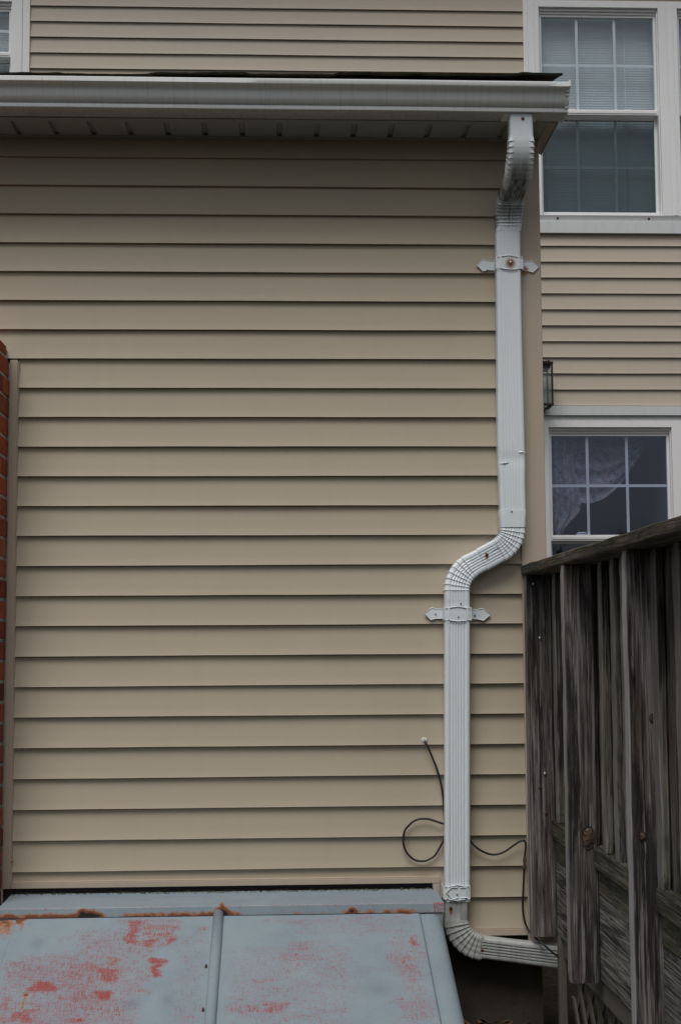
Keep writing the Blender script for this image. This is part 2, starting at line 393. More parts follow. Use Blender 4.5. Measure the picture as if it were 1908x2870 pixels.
# roof: sheathing + shingles with ragged lower edge
def eave(x): return 2.836 + .0105*(x+.9) + .0035*noise.noise(Vector((x*7, 0, 2))) 
mb = MB(); rs = []
xs = [-2.6 + (.957+2.6)*i/180 for i in range(181)]
for i, x in enumerate(xs):
    tab = ((x+2.6) // .305) % 2
    jag = .0045*((math.floor((x+.11)*3.28)) % 2) + .0018*noise.noise(Vector((x*60, 4, 2)))
    e = eave(x) + jag; yy = -.262 + .010*noise.noise(Vector((x*9, 1, 1)))
    rs.append([(x, yy+.002, e-.008), (x, yy-.002, e-.001), (x, yy+.02, e+.006), (x, 3.86, e+.006+4.1*.27), (x, 3.86, e-.01+4.1*.27), (x, yy+.06, e+.010)])
mb.rings(rs, True, True); mb.build('roof', M_shin, near)
mb = MB(); mb.box(-2.6, .932, -.252, -.235, 2.79, 2.829); mb.box(-2.6,.932,-.235,-.186,2.80,2.8285); o = mb.build('drip_edge', M_dark, near, .001)

# ------------------------------------------------------------------ gutter
gut = empty('gutter', 'white metal roof gutter running along the eave above the soffit', 'gutter')
GP = [(-.1855,2.80),(-.1855,2.722),(-.190,2.7185),(-.270,2.718),(-.2762,2.7185),(-.2772,2.7205),(-.2772,2.7305),(-.2762,2.7325),(-.2735,2.7335),
      (-.2790,2.7365),(-.2880,2.7415),(-.2940,2.7480),(-.2970,2.7560),(-.2982,2.7640),(-.2988,2.7720),(-.3010,2.7785),(-.3060,2.7830),(-.3140,2.7860),
      (-.3250,2.7868),(-.3268,2.789),(-.3268,2.8025),(-.3250,2.8045),(-.3200,2.8050),(-.3150,2.8030)]
mb = MB(); rs = []
for i in range(91):
    x = -2.6 + 3.565*i/90
    sag = .0012*noise.noise(Vector((x*1.3, 7, 1))) - .0022*((x+.9)/1.87)
    rs.append([(x, y + .0010*noise.noise(Vector((x*3, z*40, 1))), z + sag) for y, z in GP])
mb.rings(rs, False, False, True); mb.attr['dirt'] = [(.42 if (i % len(GP)) in (1,2,3,4) else .25 if (i % len(GP)) in (8,9) else 0) for i in range(len(mb.v))]; o = mb.build('trough', M_gut, gut)
es = o.modifiers.new('e', 'EDGE_SPLIT'); es.split_angle = R(38)
mb = MB(); rr = []
dz = -.0022
loop = [(y-(.004 if y < -.2 else 0), z+dz-(.003 if z < 2.74 else 0)+(.003 if z > 2.80 else 0)) for y, z in GP[1:-1]] + [(-.19, 2.806+dz)]
mb.rings([[(x, y, z) for y, z in loop] for x in (.9635, .9665, .9695)], True, True)
for k in range(7):
    z = 2.733+dz + k*.0115; y = -.279 - .045*max(0,(z-2.735)/.07)
    mb.box(.958, .9705, y-.0065, y+.004, z-.003, z+.003)
mb.build('end_cap', M_gut, gut, .001)
mb = MB(); mb.box(.755, .875, -.262, -.192, 2.7145-.0015, 2.7172); mb.build('outlet', M_gut, gut, .001)

# ------------------------------------------------------------------ downspout
def profile(w, d, flutes=6, r=.009, gd=.0028):
    P = []
    def corner(cx, cn, a0):
        return [(cx + r*math.cos(R(a0+t)), cn + r*math.sin(R(a0+t))) for t in (0, 30, 60, 90)]
    P += [(u, n) for u, n in corner(w/2-r, d/2-r, 0)]           # front right corner, going to front (n = +)
    us = []
    span = w*.66
    for k in range(flutes):
        c = span/2 - span*(k+.5)/flutes
        q = span/flutes
        us += [(c+q*.30, 0), (c+q*.12, -gd), (c-q*.12, -gd), (c-q*.30, 0)]
    P += [(u, d/2+n) for u, n in us]
    P += corner(-w/2+r, d/2-r, 90); P += corner(-w/2+r, -d/2+r, 180); P += corner(w/2-r, -d/2+r, 270)
    return P
def sweep(name, mat, parent, stations, flutes=6, gd=.0028, dirt=None, flat=False):
    """stations: (centre, tangent, mode 'A' (bends in YZ) or 'B' (bends in XZ), width, depth, puff)"""
    mb = MB(); rs = []; dv = []
    for c, t, mode, wd, dp, puff in stations:
        c = Vector(c); t = Vector(t).normalized()
        if mode == 'A': U = Vector((1,0,0)); Nn = t.cross(U).normalized()
        else: Nn = Vector((0,-1,0)); U = Nn.cross(t).normalized()
        pr = profile(wd, dp, flutes, gd=gd); ring = []
        for u, n in pr:
            k = puff
            q = Vector((u, n)); L = q.length or 1
            if k < 0: k = -k*sst(wd*.30, wd*.40, abs(u))
            ring.append(c + U*(u + u/L*k) + Nn*(n + (n/L*k if n > 0 else n/L*k*.5)))
        rs.append(ring)
        if dirt: dv += [min(1, dirt(c, p, Nn) + (.60 if puff == 0 else 0)*(.1+dirt(c, p, Nn))) for p in ring]
    mb.rings(rs, True, True, True)
    if dirt: mb.attr['dirt'] = dv
    o = mb.build(name, mat, parent); es = o.modifiers.new('e', 'EDGE_SPLIT'); es.split_angle = R(50); return o
def straight(p0, p1, mode, w0, w1, d, n=2, bulge=None):
    p0, p1 = Vector(p0), Vector(p1); out = []
    for i in range(n+1):
        s = i/n; out.append((p0.lerp(p1, s), p1-p0, mode, w0+(w1-w0)*s + (bulge(s) if bulge else 0), d, 0))
    return out
def elbow(p0, t0, t1, rad, mode, w_, d_, pleats, puff=.0032, inner=0):
    """arc from p0 with tangent t0 to tangent t1"""
    t0, t1 = Vector(t0).normalized(), Vector(t1).normalized(); ang = t0.angle(t1)
    nrm = (t1 - t0*t0.dot(t1)).normalized(); c = Vector(p0) + nrm*rad; out = []
    for k in range(pleats):
        for s, pf in ((0.0, 0), (.12, .0002), (.70, .0010), (.86, puff), (.96, puff*.9)):
            a = ang*(k+s)/pleats
            p = c - nrm*math.cos(a)*rad + t0*math.sin(a)*rad; t = t0*math.cos(a) + nrm*math.sin(a)
            out.append((p, t, mode, w_, d_, pf))
    a = ang; p = c - nrm*math.cos(a)*rad + t0*math.sin(a)*rad
    out.append((p, t1, mode, w_, d_, 0)); return out, p
down = empty('downspout', 'white ribbed metal downspout with crimped elbows running down the beige wall', 'downspout')
DP = .056
YF = -.065; YC = YF + DP/2                 # pipe axis close to the wall
# --- top: outlet, elbow back to wall, elbow down
yc0 = -.2655 + DP/2
a65 = R(60); tdn = Vector((0,0,-1)); tbk = Vector((0, math.sin(a65), -math.cos(a65)))
xs0, xs1 = .8145, .7985
st = straight((xs0, yc0, 2.722), (xs0, yc0, 2.638), 'A', .078, .080, DP, 2)
e1, pe = elbow((xs0, yc0, 2.638), tdn, tbk, .144-DP/2, 'A', .083, DP, 8, .0034)
e1 = [q[:5] + (-q[5],) for q in e1]
pe2 = Vector((xs0-.003, pe.y + .050*math.sin(a65), pe.z - .050*math.cos(a65)))
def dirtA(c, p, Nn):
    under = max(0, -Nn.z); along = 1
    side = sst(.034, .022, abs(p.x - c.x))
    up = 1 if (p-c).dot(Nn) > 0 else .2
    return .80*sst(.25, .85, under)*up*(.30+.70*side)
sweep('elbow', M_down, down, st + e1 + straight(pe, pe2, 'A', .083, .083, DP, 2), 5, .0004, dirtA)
# second elbow, slightly smaller tube emerging
R2e = .0837 + DP/2
dy2 = R2e*(1-math.cos(a65)); z_end = 2.389
p2s = Vector((xs1+.004, YC - dy2, z_end + R2e*math.sin(a65)))
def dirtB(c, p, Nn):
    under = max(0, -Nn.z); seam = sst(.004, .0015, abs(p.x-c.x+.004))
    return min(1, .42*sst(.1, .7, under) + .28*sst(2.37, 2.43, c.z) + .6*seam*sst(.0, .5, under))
pm = pe2.lerp(p2s, .06)
e2, pe3 = elbow(p2s, tbk, tdn, R2e, 'A', .084, DP-.002, 7, .0052)
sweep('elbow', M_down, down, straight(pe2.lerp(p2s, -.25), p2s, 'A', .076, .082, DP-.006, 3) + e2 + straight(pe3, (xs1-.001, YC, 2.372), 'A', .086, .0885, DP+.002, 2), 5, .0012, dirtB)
# long upper pipe with a slight crush near the bottom
mbst = []
zz = [2.376, 2.25, 2.10, 1.95, 1.80, 1.68, 1.64, 1.61, 1.598, 1.586, 1.573, 1.560, 1.547, 1.52, 1.49, 1.45, 1.405, 1.352]
for z in zz:
    cx = .7975 - .0012*math.sin((2.37-z)*2) ; wd = .085 + .0075*sst(2.1, 1.60, z) - .0035*sst(1.56,1.50,z) - .003*sst(1.45,1.36,z)
    cx += (-.0008 if z > 1.6 else 0) + .0015*sst(1.5,1.35,z)
    crush = -.0025*math.exp(-((z-1.575)/.018)**2)
    mbst.append(((cx, YC, z), (0,0,-1), 'B', wd, DP+crush*2, 0))
sweep('pipe', M_down, down, mbst, 6, .0007)
mb = MB()
# dents: small folded creases
for (cx, cz, dx, dz_, ln) in ((.752, 1.560, 1, .10, .034), (.841, 1.600, -1, -.1, .026)):
    mb = MB(); mb.rings([[(cx, YF+.001, cz-.002), (cx+dx*ln*.5, YF-.0042, cz+dz_*ln*.5), (cx+dx*ln, YF+.001, cz+dz_*ln), (cx+dx*ln*.5, YF+.001, cz-.004)],
              [(cx, YF+.001, cz+.001), (cx+dx*ln*.5, YF-.0012, cz+.003), (cx+dx*ln, YF+.001, cz+.002), (cx+dx*ln*.5, YF+.001, cz+.001)]], True, True); mb.build('dent_crease', M_down, down)
sweep('coupler', M_down, down, [((.7965, YC, z), (0,0,-1), 'B', wd+.002, DP+.003, 0) for z, wd in ((1.402,.0885),(1.40,.0895),(1.37,.086),(1.342,.082))], 1, .0003)
# offset: two elbows in the wall plane
tB = Vector((-math.sin(R(62)), 0, -math.cos(R(62))))
def dirtE(c, p, Nn): return .22*sst(1.24, 1.33, c.z)*random.uniform(.3, 1)
pA0 = Vector((.7955, YC, 1.340)); pB1 = Vector((.6045, YC, 1.125))
r1 = .085; s62, c62 = math.sin(R(62)), math.cos(R(62))
eA, pA1 = elbow(pA0, tdn, tB, r1, 'B', .083, DP, 7, .0034)
# second elbow: starts on line pA1 + tB*L and ends at pB1 heading down
r2 = .098
pBs = pB1 - Vector((-r2*(1-c62), 0, -r2*s62))
off = pBs - pA1; L = off.dot(tB)
pBs = pA1 + tB*max(L, .02)
eB, pBe = elbow(pBs, tB, tdn, r2, 'B', .083, DP, 7, .0030)
shift = Vector((pB1.x - pBe.x, 0, 0))
sweep('elbow', M_down, down, eA + straight(pA1, pBs.lerp(pA1, .35), 'B', .083, .084, DP, 2), 6, .0024, dirtE)
sweep('elbow', M_down, down, straight(pA1.lerp(pBs, .35), pBs, 'B', .078, .081, DP-.004, 2) + eB + straight(pBe, (pBe.x, YC, 1.093), 'B', .084, .085, DP+.001, 2), 6, .0020)
xl0 = pBe.x
def cxl(z): return xl0 + (.590-xl0)*(1.095-z)/(1.095-.09)
zz = [1.100, .95, .8, .65, .5, .35, .2, .095]
sweep('pipe', M_down, down, [((cxl(z), YC, z), (0,0,-1), 'B', .0855-.0015*sst(1,.1,z), DP, 0) for z in zz], 6, .0018)
# bottom elbow and run out to the right
te = Vector((1, -.03, -.115)).normalized()
e3, pq = elbow((.5845, YC, .034), tdn, te, .090, 'B', .079, DP, 8, .0032)
def dirtC(c, p, Nn): return .30*random.uniform(.5, 1)*sst(.1, .03, c.z)
pq2 = pq + te*.006
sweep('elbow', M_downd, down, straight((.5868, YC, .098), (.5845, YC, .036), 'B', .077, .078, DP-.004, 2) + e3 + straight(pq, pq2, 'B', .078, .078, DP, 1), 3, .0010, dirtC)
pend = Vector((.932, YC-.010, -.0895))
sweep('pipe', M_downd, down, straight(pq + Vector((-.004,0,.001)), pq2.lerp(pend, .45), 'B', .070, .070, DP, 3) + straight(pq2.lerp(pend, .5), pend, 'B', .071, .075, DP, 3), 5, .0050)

# straps
def strap(zc, xc, wband, left, right, tilt=0.0, folded=False):
    """band with chevron wings: left/right = wing tip x or None"""
    mb = MB(); h = .0225
    y = YF-.0030
    if folded: y -= .001
    hw = wband/2
    # band, bowed a little, wraps sides
    zt = lambda x: tilt*(x-xc)
    xsb = [xc-hw, xc-hw+.012, xc, xc+hw-.012, xc+hw]
    rs = []
    for dy, dzz in ((0,0),(.0022,0)):
        pass
    for x, bow in zip(xsb, (0,.001,.006,.001,0)):
        yy = y + (.004 if x in (xsb[0], xsb[-1]) else 0)
        rs.append([(x, yy, zc+h+bow*.5+zt(x)-.002), (x, yy-.0004, zc+zt(x)), (x, yy, zc-h-bow*.6+zt(x)+.002), (x, yy+.003, zc-h-bow*.6+zt(x)+.002), (x, yy+.003, zc+h+bow*.5+zt(x)-.002)])
    mb.rings(rs, True, True)
    for sx in (-1, 1):
        xe = xc + sx*hw; mb.box(min(xe, xe+sx*.0022), max(xe, xe+sx*.0022), y+.003, -.014, zc-h+zt(xe), zc+h+zt(xe))
    # raised chevron ridges on band
    for sz in (1, -1):
        zr = zc + sz*(h-.0015)
        mb.tube([(xc-hw+.016, y-.0018, zr-.001+zt(xc-hw)), (xc, y-.0022, zr+.004*(1 if sz > 0 else -1)), (xc+hw-.016, y-.0018, zr-.001+zt(xc+hw))], .0018, 5)
        mb.tube([(xc-hw+.001, y-.001, zr), (xc-hw+.009, y-.0012, zr-.0005)], .0016, 5); mb.tube([(xc+hw-.009, y-.0012, zr), (xc+hw-.001, y-.001, zr)], .0016, 5)
    for tip, sx in ((left, -1), (right, 1)):
        if tip is None: continue
        xe = xc + sx*hw; Ln = abs(tip-xe); yw = -.0195 if not (sx > 0 and tip > .85) else -.0248
        sh = [(0, -.75*h), (Ln*.38, -.78*h), (Ln*.66, -h), (Ln, 0), (Ln*.62, h), (Ln*.36, .80*h), (0, .78*h)]
        pts = [(xe+sx*a, bz+zc+zt(xe+sx*a)) for a, bz in sh]
        if sx < 0: pts = pts[::-1]
        mb.rings([[(px, yw+.004, pz) for px, pz in pts], [(px, yw, pz) for px, pz in pts]], True, True)
        q = [(xe+sx*a, bz*.9+zc+zt(xe+sx*a)) for a, bz in sh]
        mb.tube([(px, yw-.0006, pz) for px, pz in (q[1], q[2], q[3], q[4], q[5])], .0015, 5)
        mb.tube([(q[0][0]+sx*.003, yw-.0006, q[0][1]), (q[1][0]-sx*.004, yw-.0006, q[1][1])], .0013, 5)
        mb.tube([(q[6][0]+sx*.003, yw-.0006, q[6][1]), (q[5][0]-sx*.004, yw-.0006, q[5][1])], .0013, 5)
    if folded:
        c = (xc-.012, zc)
        mb.tube([(xc+.030, y-.002, zc+.0165), (xc+.010, y-.002, zc+.0165)], .0018, 5); mb.tube([(xc+.002, y-.002, zc+.0165), (xc-.018, y-.003, zc+.018), (xc-.036, y-.003, zc+.001), (xc-.014, y-.003, zc-.021), (xc+.004, y-.002, zc-.016)], .0019, 5)
        mb.tube([(xc+.010, y-.002, zc-.0175), (xc+.036, y-.002, zc-.0165)], .0018, 5)
    return mb.build('strap', M_down, down, .0006)
strap(2.259, .7985, .0895, .690, .909, -.03)
strap(1.049, xl0, .0885, .494, .721, -.02)
strap(.127, .5865, .0860, None, None, 0, True)
SC = [((.8465,-.2658,2.697), M_rscrew, .006), ((.801, YF-.0075, 2.259), M_zinc, .0050), ((.853, -.0262, 2.2455), M_zinc, .0042), ((.728,-.0205,2.245), M_screw, .003),
      ((.791, YF-.0018, 1.396), M_screw, .003), ((.704, YF-.0005, 1.249), M_rscrew, .0055), ((.613, YF-.001, 1.084), M_screw, .0032), ((.604, YF-.0040, 1.039), M_screw, .003),
      ((.532,-.0205,1.050), M_screw, .003), ((.666,-.0205,1.045), M_screw, .0032), ((.587, YF-.005, .122), M_screw, .0032), ((.566, YF+.001, .076), M_rscrew, .006), ((.668, YF-.001, -.062), M_rscrew, .0055)]
SC[0] = ((.8185, -.2660, 2.697), M_rscrew, .0052)
for c, mt, r in SC:
    MB().disc(c, r, h=.003).build('screw', mt, down)
def stain(c, r, sx=1.0, drip=0.0, par=down):
    mb = MB(); v = []; n = 20; c = Vector(c)
    mb.v.append((c.x, c.y, c.z)); at = [1.0]
    for k, (rr, a) in enumerate(((.35,.85),(.65,.45),(1.0,0.0))):
        for j in range(n):
            q = 2*math.pi*j/n; zz = math.sin(q)*rr*r
            if zz < 0: zz *= 1+drip
            mb.v.append((c.x+math.cos(q)*rr*r*sx, c.y, c.z+zz)); at.append(a)
    for j in range(n): mb.face([0, 1+j, 1+(j+1) % n])
    for k in range(2):
        for j in range(n): mb.face([1+k*n+j, 1+(k+1)*n+j, 1+(k+1)*n+(j+1) % n, 1+k*n+(j+1) % n])
    mb.attr['fade'] = at; return mb.build('rust_stain', M_stain, par)
stain((.801, YF-.0060, 2.258), .022, 1, .1); stain((.856, -.0262, 2.2435), .020, 1, .1)
stain((.8185, -.2661, 2.697), .008); stain((.704, YF-.0006, 1.244), .010, .8, .6); stain((.566, YF-.0003, .071), .010, .8, .9); stain((.667, YF-.0012, -.063), .009)

# ------------------------------------------------------------------ brick pier
pier = empty('brick_pier', 'narrow red brick pier with grey mortar at the left edge beside the siding', 'brick wall')
mb = MB(); mm = MB(); ph = .0685; top = 1.923; i = 0; z = top
while z > -.5:
    off = 0 if i % 2 else .105
    y = .04 - off - (.0 if i % 2 else 0)
    y0 = .035
    for k in range(5):
        ya = min(.035, .10 - off - k*.213); yb = max(-.20, .10 - off - (k+1)*.213 + .011)
        if ya - yb > .02:
            dx = random.uniform(-.0018, .0018)
            mb.box(-1.02, -.9185+dx, yb, ya, z-ph+.0105, z)
    for k in range(4):
        xa = -.9185 - .1065*(i % 2) - k*.213; xb = max(-1.7, xa - (.2025 if xa < -.92 or i % 2 == 0 else .2025))
        if xa < -1.03: mb.box(xb, xa, -.20, -.11, z-ph+.0105, z)
    z -= ph; i += 1
mb.box(-1.02, -.921, -.19, -.044, 1.9335, 1.966); mb.box(-1.7, -1.03, -.19, .0, 1.9335, 1.966)
mm.box(-1.69, -.9235, -.195, .001, -.5, 1.9125); mm.box(-1.69, -.925, -.185, .0, 1.9125, 1.958)
mm.box(-.9235, -.9140, -.010, .0, .10, 1.915)
mb.build('brickwork', M_brick, pier, .004); mm.build('mortar', M_mortar, pier)

# ------------------------------------------------------------------ cellar bulkhead
bulk = empty('cellar_bulkhead', 'blue grey painted sloping steel cellar bulkhead doors with red worn patches and rust', 'cellar door')
SL = R(18); cs, sn = math.cos(SL), math.sin(SL)
Y0, Z0 = -.236, .090
def onp(x, s, h=0): return (x, Y0 - s*cs - h*sn, Z0 - s*sn + h*cs)
WL = [(-0.474,0.031,-0.424,0.163,1.0),(-0.435,0.046,-0.312,0.096,.7),(-0.408,0.093,-0.332,0.131,.8),(-0.413,0.137,-0.382,0.182,1.0),(-0.364,0.13,-0.334,0.175,1.0),(-0.39,0.25,-0.343,0.285,1.2),(-0.378,0.284,-0.354,0.366,1.3),(-0.516,0.23,-0.477,0.298,.8),(-0.534,0.296,-0.472,0.386,.9),(-0.584,0.278,-0.535,0.32,.7),(-0.475,0.197,-0.387,0.333,.42),(-0.713,0.371,-0.649,0.428,1.1),(-0.659,0.389,-0.583,0.414,.6),(-0.784,0.377,-0.709,0.418,.55),(-0.531,0.424,-0.484,0.471,1.2),(-0.798,0.439,-0.758,0.522,.7),(-0.736,0.508,-0.684,0.568,.8),(-0.581,0.55,-0.548,0.583,1.0),(-0.578,0.391,-0.545,0.484,.6),(-0.677,0.12,-0.636,0.157,.35),(-0.576,0.132,-0.482,0.17,.5),(-0.566,0.07,-0.5,0.09,.4),(-0.815,0.254,-0.761,0.289,.6),(-0.777,0.551,-0.667,0.579,.8),(-0.268,0.06,-0.23,0.089,.5),(-0.276,0.237,-0.252,0.271,.4),(-0.674,0.199,-0.653,0.225,.4),(-.78,.22,-.60,.42,.42),(-.62,.08,-.38,.45,.42),(-.82,.28,-.40,.66,.45),(-.50,.02,-.30,.04,.6),(-.55,.45,-.42,.58,.5),(-.30,.10,-.22,.60,.22)]
WR = [(-0.005,0.227,0.136,0.282,.5),(0.039,0.296,0.056,0.33,.8),(-0.065,0.374,-0.014,0.392,.6),(-0.139,0.511,-0.038,0.544,.5),(-0.038,0.5,0.012,0.546,.75),(0.062,0.488,0.078,0.533,.5),(0.12,0.542,0.161,0.558,.6),(0.406,0.143,0.426,0.206,.9),(0.36,0.255,0.407,0.421,.5),(-0.061,0.029,0.06,0.051,.4),(0.004,0.176,0.156,0.224,.35),(0.407,0.468,0.413,0.573,.6),(0.004,0.278,0.047,0.346,.4),(-.14,.48,.06,.56,.25),(.33,.14,.43,.6,.38),(-.15,.20,.20,.62,.30),(.05,.02,.40,.12,.22)]
SM = [(-.735,.155,.022,.035),(-.418,.50,.028,.03),(-.317,.475,.018,.04),(.28,.44,.05,.035)]
RU = [(-.722,.44,.010,.008,1.0),(-.722,.49,.006,.045,.75),(-.817,.02,.02,.02,.9),(-.806,.006,.03,.006,.8),(.405,.004,.022,.008,1.1),(-.80,.06,.010,.03,.6),(.12,.545,.004,.004,.5)]
def panel(name, x0, x1, wears, lab):
    mb = MB(); NX = int((x1-x0)/.0045); NS = 300; SMX = 1.25; H = .012
    we, sm_, ru = [], [], []
    for j in range(NS+1):
        s = SMX*j/NS
        for i in range(NX+1):
            x = x0 + (x1-x0)*i/NX
            edge = min(i, NX-i, j) ; h = H - (.0035 if edge == 0 else 0)
            h += .0012*noise.noise(Vector((x*3, s*3, 2)))
            mb.v.append(onp(x, s+.012, h))
            wv = 0
            jx = .030*noise.noise(Vector((x*13, s*19, 1)))+.012*noise.noise(Vector((x*45, s*60, 1))); js = .022*noise.noise(Vector((x*10, s*14, 7)))
            for a, b_, c_, d_, wt in wears:
                fx = sst(a-.020, a+.016, x+jx)*sst(c_+.024, c_-.014, x+jx); fs = sst(b_-.014, b_+.012, s+js)*sst(d_+.026, d_-.016, s+js)
                wv = max(wv, wt*fx*fs)
            we.append(wv)
            sm_.append(sum(math.exp(-((x-a)/c_)**2-((s-b_)/d_)**2) for a, b_, c_, d_ in SM))
            ru.append(sum(q*math.exp(-((x-a)/c_)**2-((s-b_)/d_)**2) for a, b_, c_, d_, q in RU))
    W = NX+1
    for j in range(NS):
        for i in range(NX): mb.face([j*W+i, (j+1)*W+i, (j+1)*W+i+1, j*W+i+1], True)
    # edge skirt
    nb = len(mb.v); bd = [j*W for j in range(NS, -1, -1)] + list(range(1, W)) + [j*W+NX for j in range(1, NS+1)]
    for b_ in bd:
        p = Vector(mb.v[b_]); mb.v.append(tuple(p + Vector((0, sn, -cs))*.011)); we.append(we[b_]); sm_.append(0); ru.append(.35*ru[b_])
    for k in range(len(bd)-1): mb.face([bd[k], bd[k+1], nb+k+1, nb+k])
    mb.attr = {'wear': we, 'smudge': sm_, 'rust': ru}
    o = mb.build(name, M_bulk, bulk); o['label'] = lab; return o
panel('door_leaf', -.8255, -.180, WL, 'left door leaf, heavily worn through to red')
panel('door_leaf', -.178, .446, WR, 'right door leaf with fewer red scuffs')
# frame below the doors
mb = MB()
def quadstrip(pr, s0, s1, n=2):
    mb.rings([[onp(px, s0+(s1-s0)*k/n, ph_) for px, ph_ in pr] for k in range(n+1)], False, False, True)
rnd_r = [(.440, .001), (.470, .004), (.490, .003), (.503, -.002), (.512, -.010), (.517, -.022), (.5185, -.05), (.5185, -.75)]
quadstrip(rnd_r, .006, 1.3, 6)
rnd_l = [(-.897, -.75), (-.897, -.05), (-.8955, -.022), (-.890, -.010), (-.880, -.002), (-.868, .003), (-.85, .004), (-.82, .001)]
quadstrip(rnd_l, .006, 1.3, 6)
mb.hexa([onp(-.83,0,-.05), onp(.45,0,-.05), onp(.45,1.3,-.05), onp(-.83,1.3,-.05), onp(-.83,0,-.001), onp(.45,0,-.001), onp(.45,1.3,-.001), onp(-.83,1.3,-.001)])
mb.box(-.896, .5175, -.236, -.02, -.6, .085)
mb.attr['rust'] = [ (1.0*math.exp(-((v[0]+.86)/.03)**2-((v[1]+.25)/.03)**2)) for v in mb.v]
o = mb.build('frame', M_bulk, bulk)
# header cap
mb = MB(); ru = []
def capgrid(rows, nx=320):
    b0 = len(mb.v)
    for j, (y, z) in enumerate(rows):
        for i in range(nx+1):
            t = i/nx; x = (-.884) + (.5205+.884)*t
            if z < .1285 or y < -.2: x += (.003*(t-.5)*2)
            zz = z + .0007*noise.noise(Vector((x*5, y*9, 1)))
            mb.v.append((x, y, zz))
            r = 0
            if y < -.238:
                low = sst(.121, .097, z)
                env = 0
                for a, b_, wt in ((-.90,-.56,1.0),(-.50,-.36,.75),(-.36,-.13,.95),(.20,.25,.9),(.27,.30,.6),(.32,.43,.75),(-.05,.10,.25),(.0,.5,.2)):
                    env = max(env, wt*sst(a-.01,a+.02,x)*sst(b_+.02,b_-.01,x))
                r = env*(low*1.0)*(.74+.55*noise.noise(Vector((x*24, 2, 2)))) + .25*low
                r += .8*math.exp(-((x+.625)/.012)**2-((z-.112)/.010)**2) + .9*math.exp(-((x+.60)/.03)**2-((z-.108)/.02)**2) + .9*math.exp(-((x-.23)/.012)**2-((z-.108)/.010)**2) + 1.1*math.exp(-((x+.18)/.022)**2-((z-.112)/.02)**2)
            elif y < -.225: r = 1.1*math.exp(-((x+.182)/.010)**2)
            ru.append(r)
    W = nx+1
    for j in range(len(rows)-1):
        for i in range(nx): mb.face([b0+j*W+i, b0+(j+1)*W+i, b0+(j+1)*W+i+1, b0+j*W+i+1], False)
rows = [(-.022,.1335),(-.08,.132),(-.16,.1295),(-.232,.1265),(-.238,.1258),(-.2405,.1235)] + [(-.2408-.0004*k, .1225-.0032*k) for k in range(1, 9)]
capgrid(rows)
mb.attr['rust'] = ru; mb.attr['wear'] = [(.30*sst(.118,.123,v[2]) if v[1] < -.236 else .05) + (.6 if v[1] < -.236 and v[0] > .49 else 0) for v in mb.v]
o = mb.build('header_cap', M_bulk, bulk); sol = o.modifiers.new('s', 'SOLIDIFY'); sol.thickness = .0015; sol.offset = -1
mb = MB(); mb.hexa([(-.8835,-.24,.07),(.519,-.24,.07),(.519,-.022,.07),(-.8835,-.022,.07),(-.8835,-.239,.122),(.519,-.239,.122),(.519,-.022,.130),(-.8835,-.022,.130)]); mb.build('header_box', M_bulk, bulk)
# centre strip (astragal) - rounded tube running down the slope
mb = MB(); pr = [(-.0185*1.0*math.cos(R(a)), .011+.0145*math.sin(R(a))) for a in range(-20, 201, 20)]
cx = -.193
mb.rings([[onp(cx + .002*k/4 - px*.9, -.004+1.26*k/4, max(ph_, .001)) for px, ph_ in pr] for k in range(5)], True, True, True)
mb.build('centre_strip', M_bulk, bulk)
mb = MB(); pr = [(.0200*math.cos(R(a)), .012+.0155*math.sin(R(a))) for a in range(-20, 201, 20)]
mb.rings([[onp(cx + px*.9, s, max(ph_, .001)) for px, ph_ in pr] for s in (-.008, -.004)], True, True, False); mb.build('strip_end', M_dark, bulk)
for (x, s, l) in ((-.217, .315, .010), (-.214, .545, .010)):
    mb = MB(); mb.hexa([onp(x-.004, s-.004, .012), onp(x+.003, s-.004, .012), onp(x+.003, s+l, .012), onp(x-.004, s+l, .012), onp(x-.003, s, .020), onp(x+.003, s, .020), onp(x+.003, s+l*.8, .020), onp(x-.003, s+l*.8, .020)])
    mb.build('hinge_lug', M_rscrew, bulk, .001)
# mossy debris in the gap behind cap
mb = MB()
for k in range(420):
    x = random.uniform(-.88, .515); y = random.uniform(-.052, -.022); z = .1345 - .0005
    a = random.uniform(0, 3.14); l = random.uniform(.004, .011)
    mb.tube([(x, y, z), (x+math.cos(a)*l, y+math.sin(a)*l*.4, z+random.uniform(.001, .006))], .0008, 3, False)
mb.build('moss_debris', (lambda n: n.fin(n.ramp(n.noise(n.coords((1,1,1)), 80, 2), [(.4,(.02,.02,.01)),(.6,(.10,.11,.03))]), .95))(N('moss')), None)
bpy.data.objects['moss_debris']['kind'] = 'stuff'; bpy.data.objects['moss_debris']['label'] = 'thin line of moss and debris behind the bulkhead cap'; bpy.data.objects['moss_debris']['category'] = 'moss'
tag(MB().disc((-.885, -.017, .237), .001).build('dry_leaf', M_leaf), 'tiny orange dry leaf stuck on the lowest siding by the left trim', 'leaf')
lf = bpy.data.objects['dry_leaf'].data
mbl = MB(); pts = [(-.8925,.2295),(-.889,.236),(-.884,.2405),(-.877,.2445),(-.8785,.2415),(-.883,.2365),(-.8875,.232)]
mbl.rings([[(x, -.0165-.002*i, z) for x, z in pts] for i in (0, 1)], True, True)
lf.clear_geometry(); lf.from_pydata(mbl.v, [], mbl.f)

# ------------------------------------------------------------------ rear house
YR = 3.9
rear = empty('rear_house', 'two storey beige sided house wall with white windows behind the low roof', 'building')
ER = .1018; zr = [2.4135 + ER*k for k in range(-30, 36)]
holes = [(1.566, 3.418, 3.515, 5.03), (1.60, 2.644, .95, 2.349), (-2.75, -1.552, 4.2, 5.03)]
siding('siding', M_sid2, rear, -4.5, 4.6, zr, ER, YR, -.5, 6.0, holes=holes, seed=11)
mb = MB()
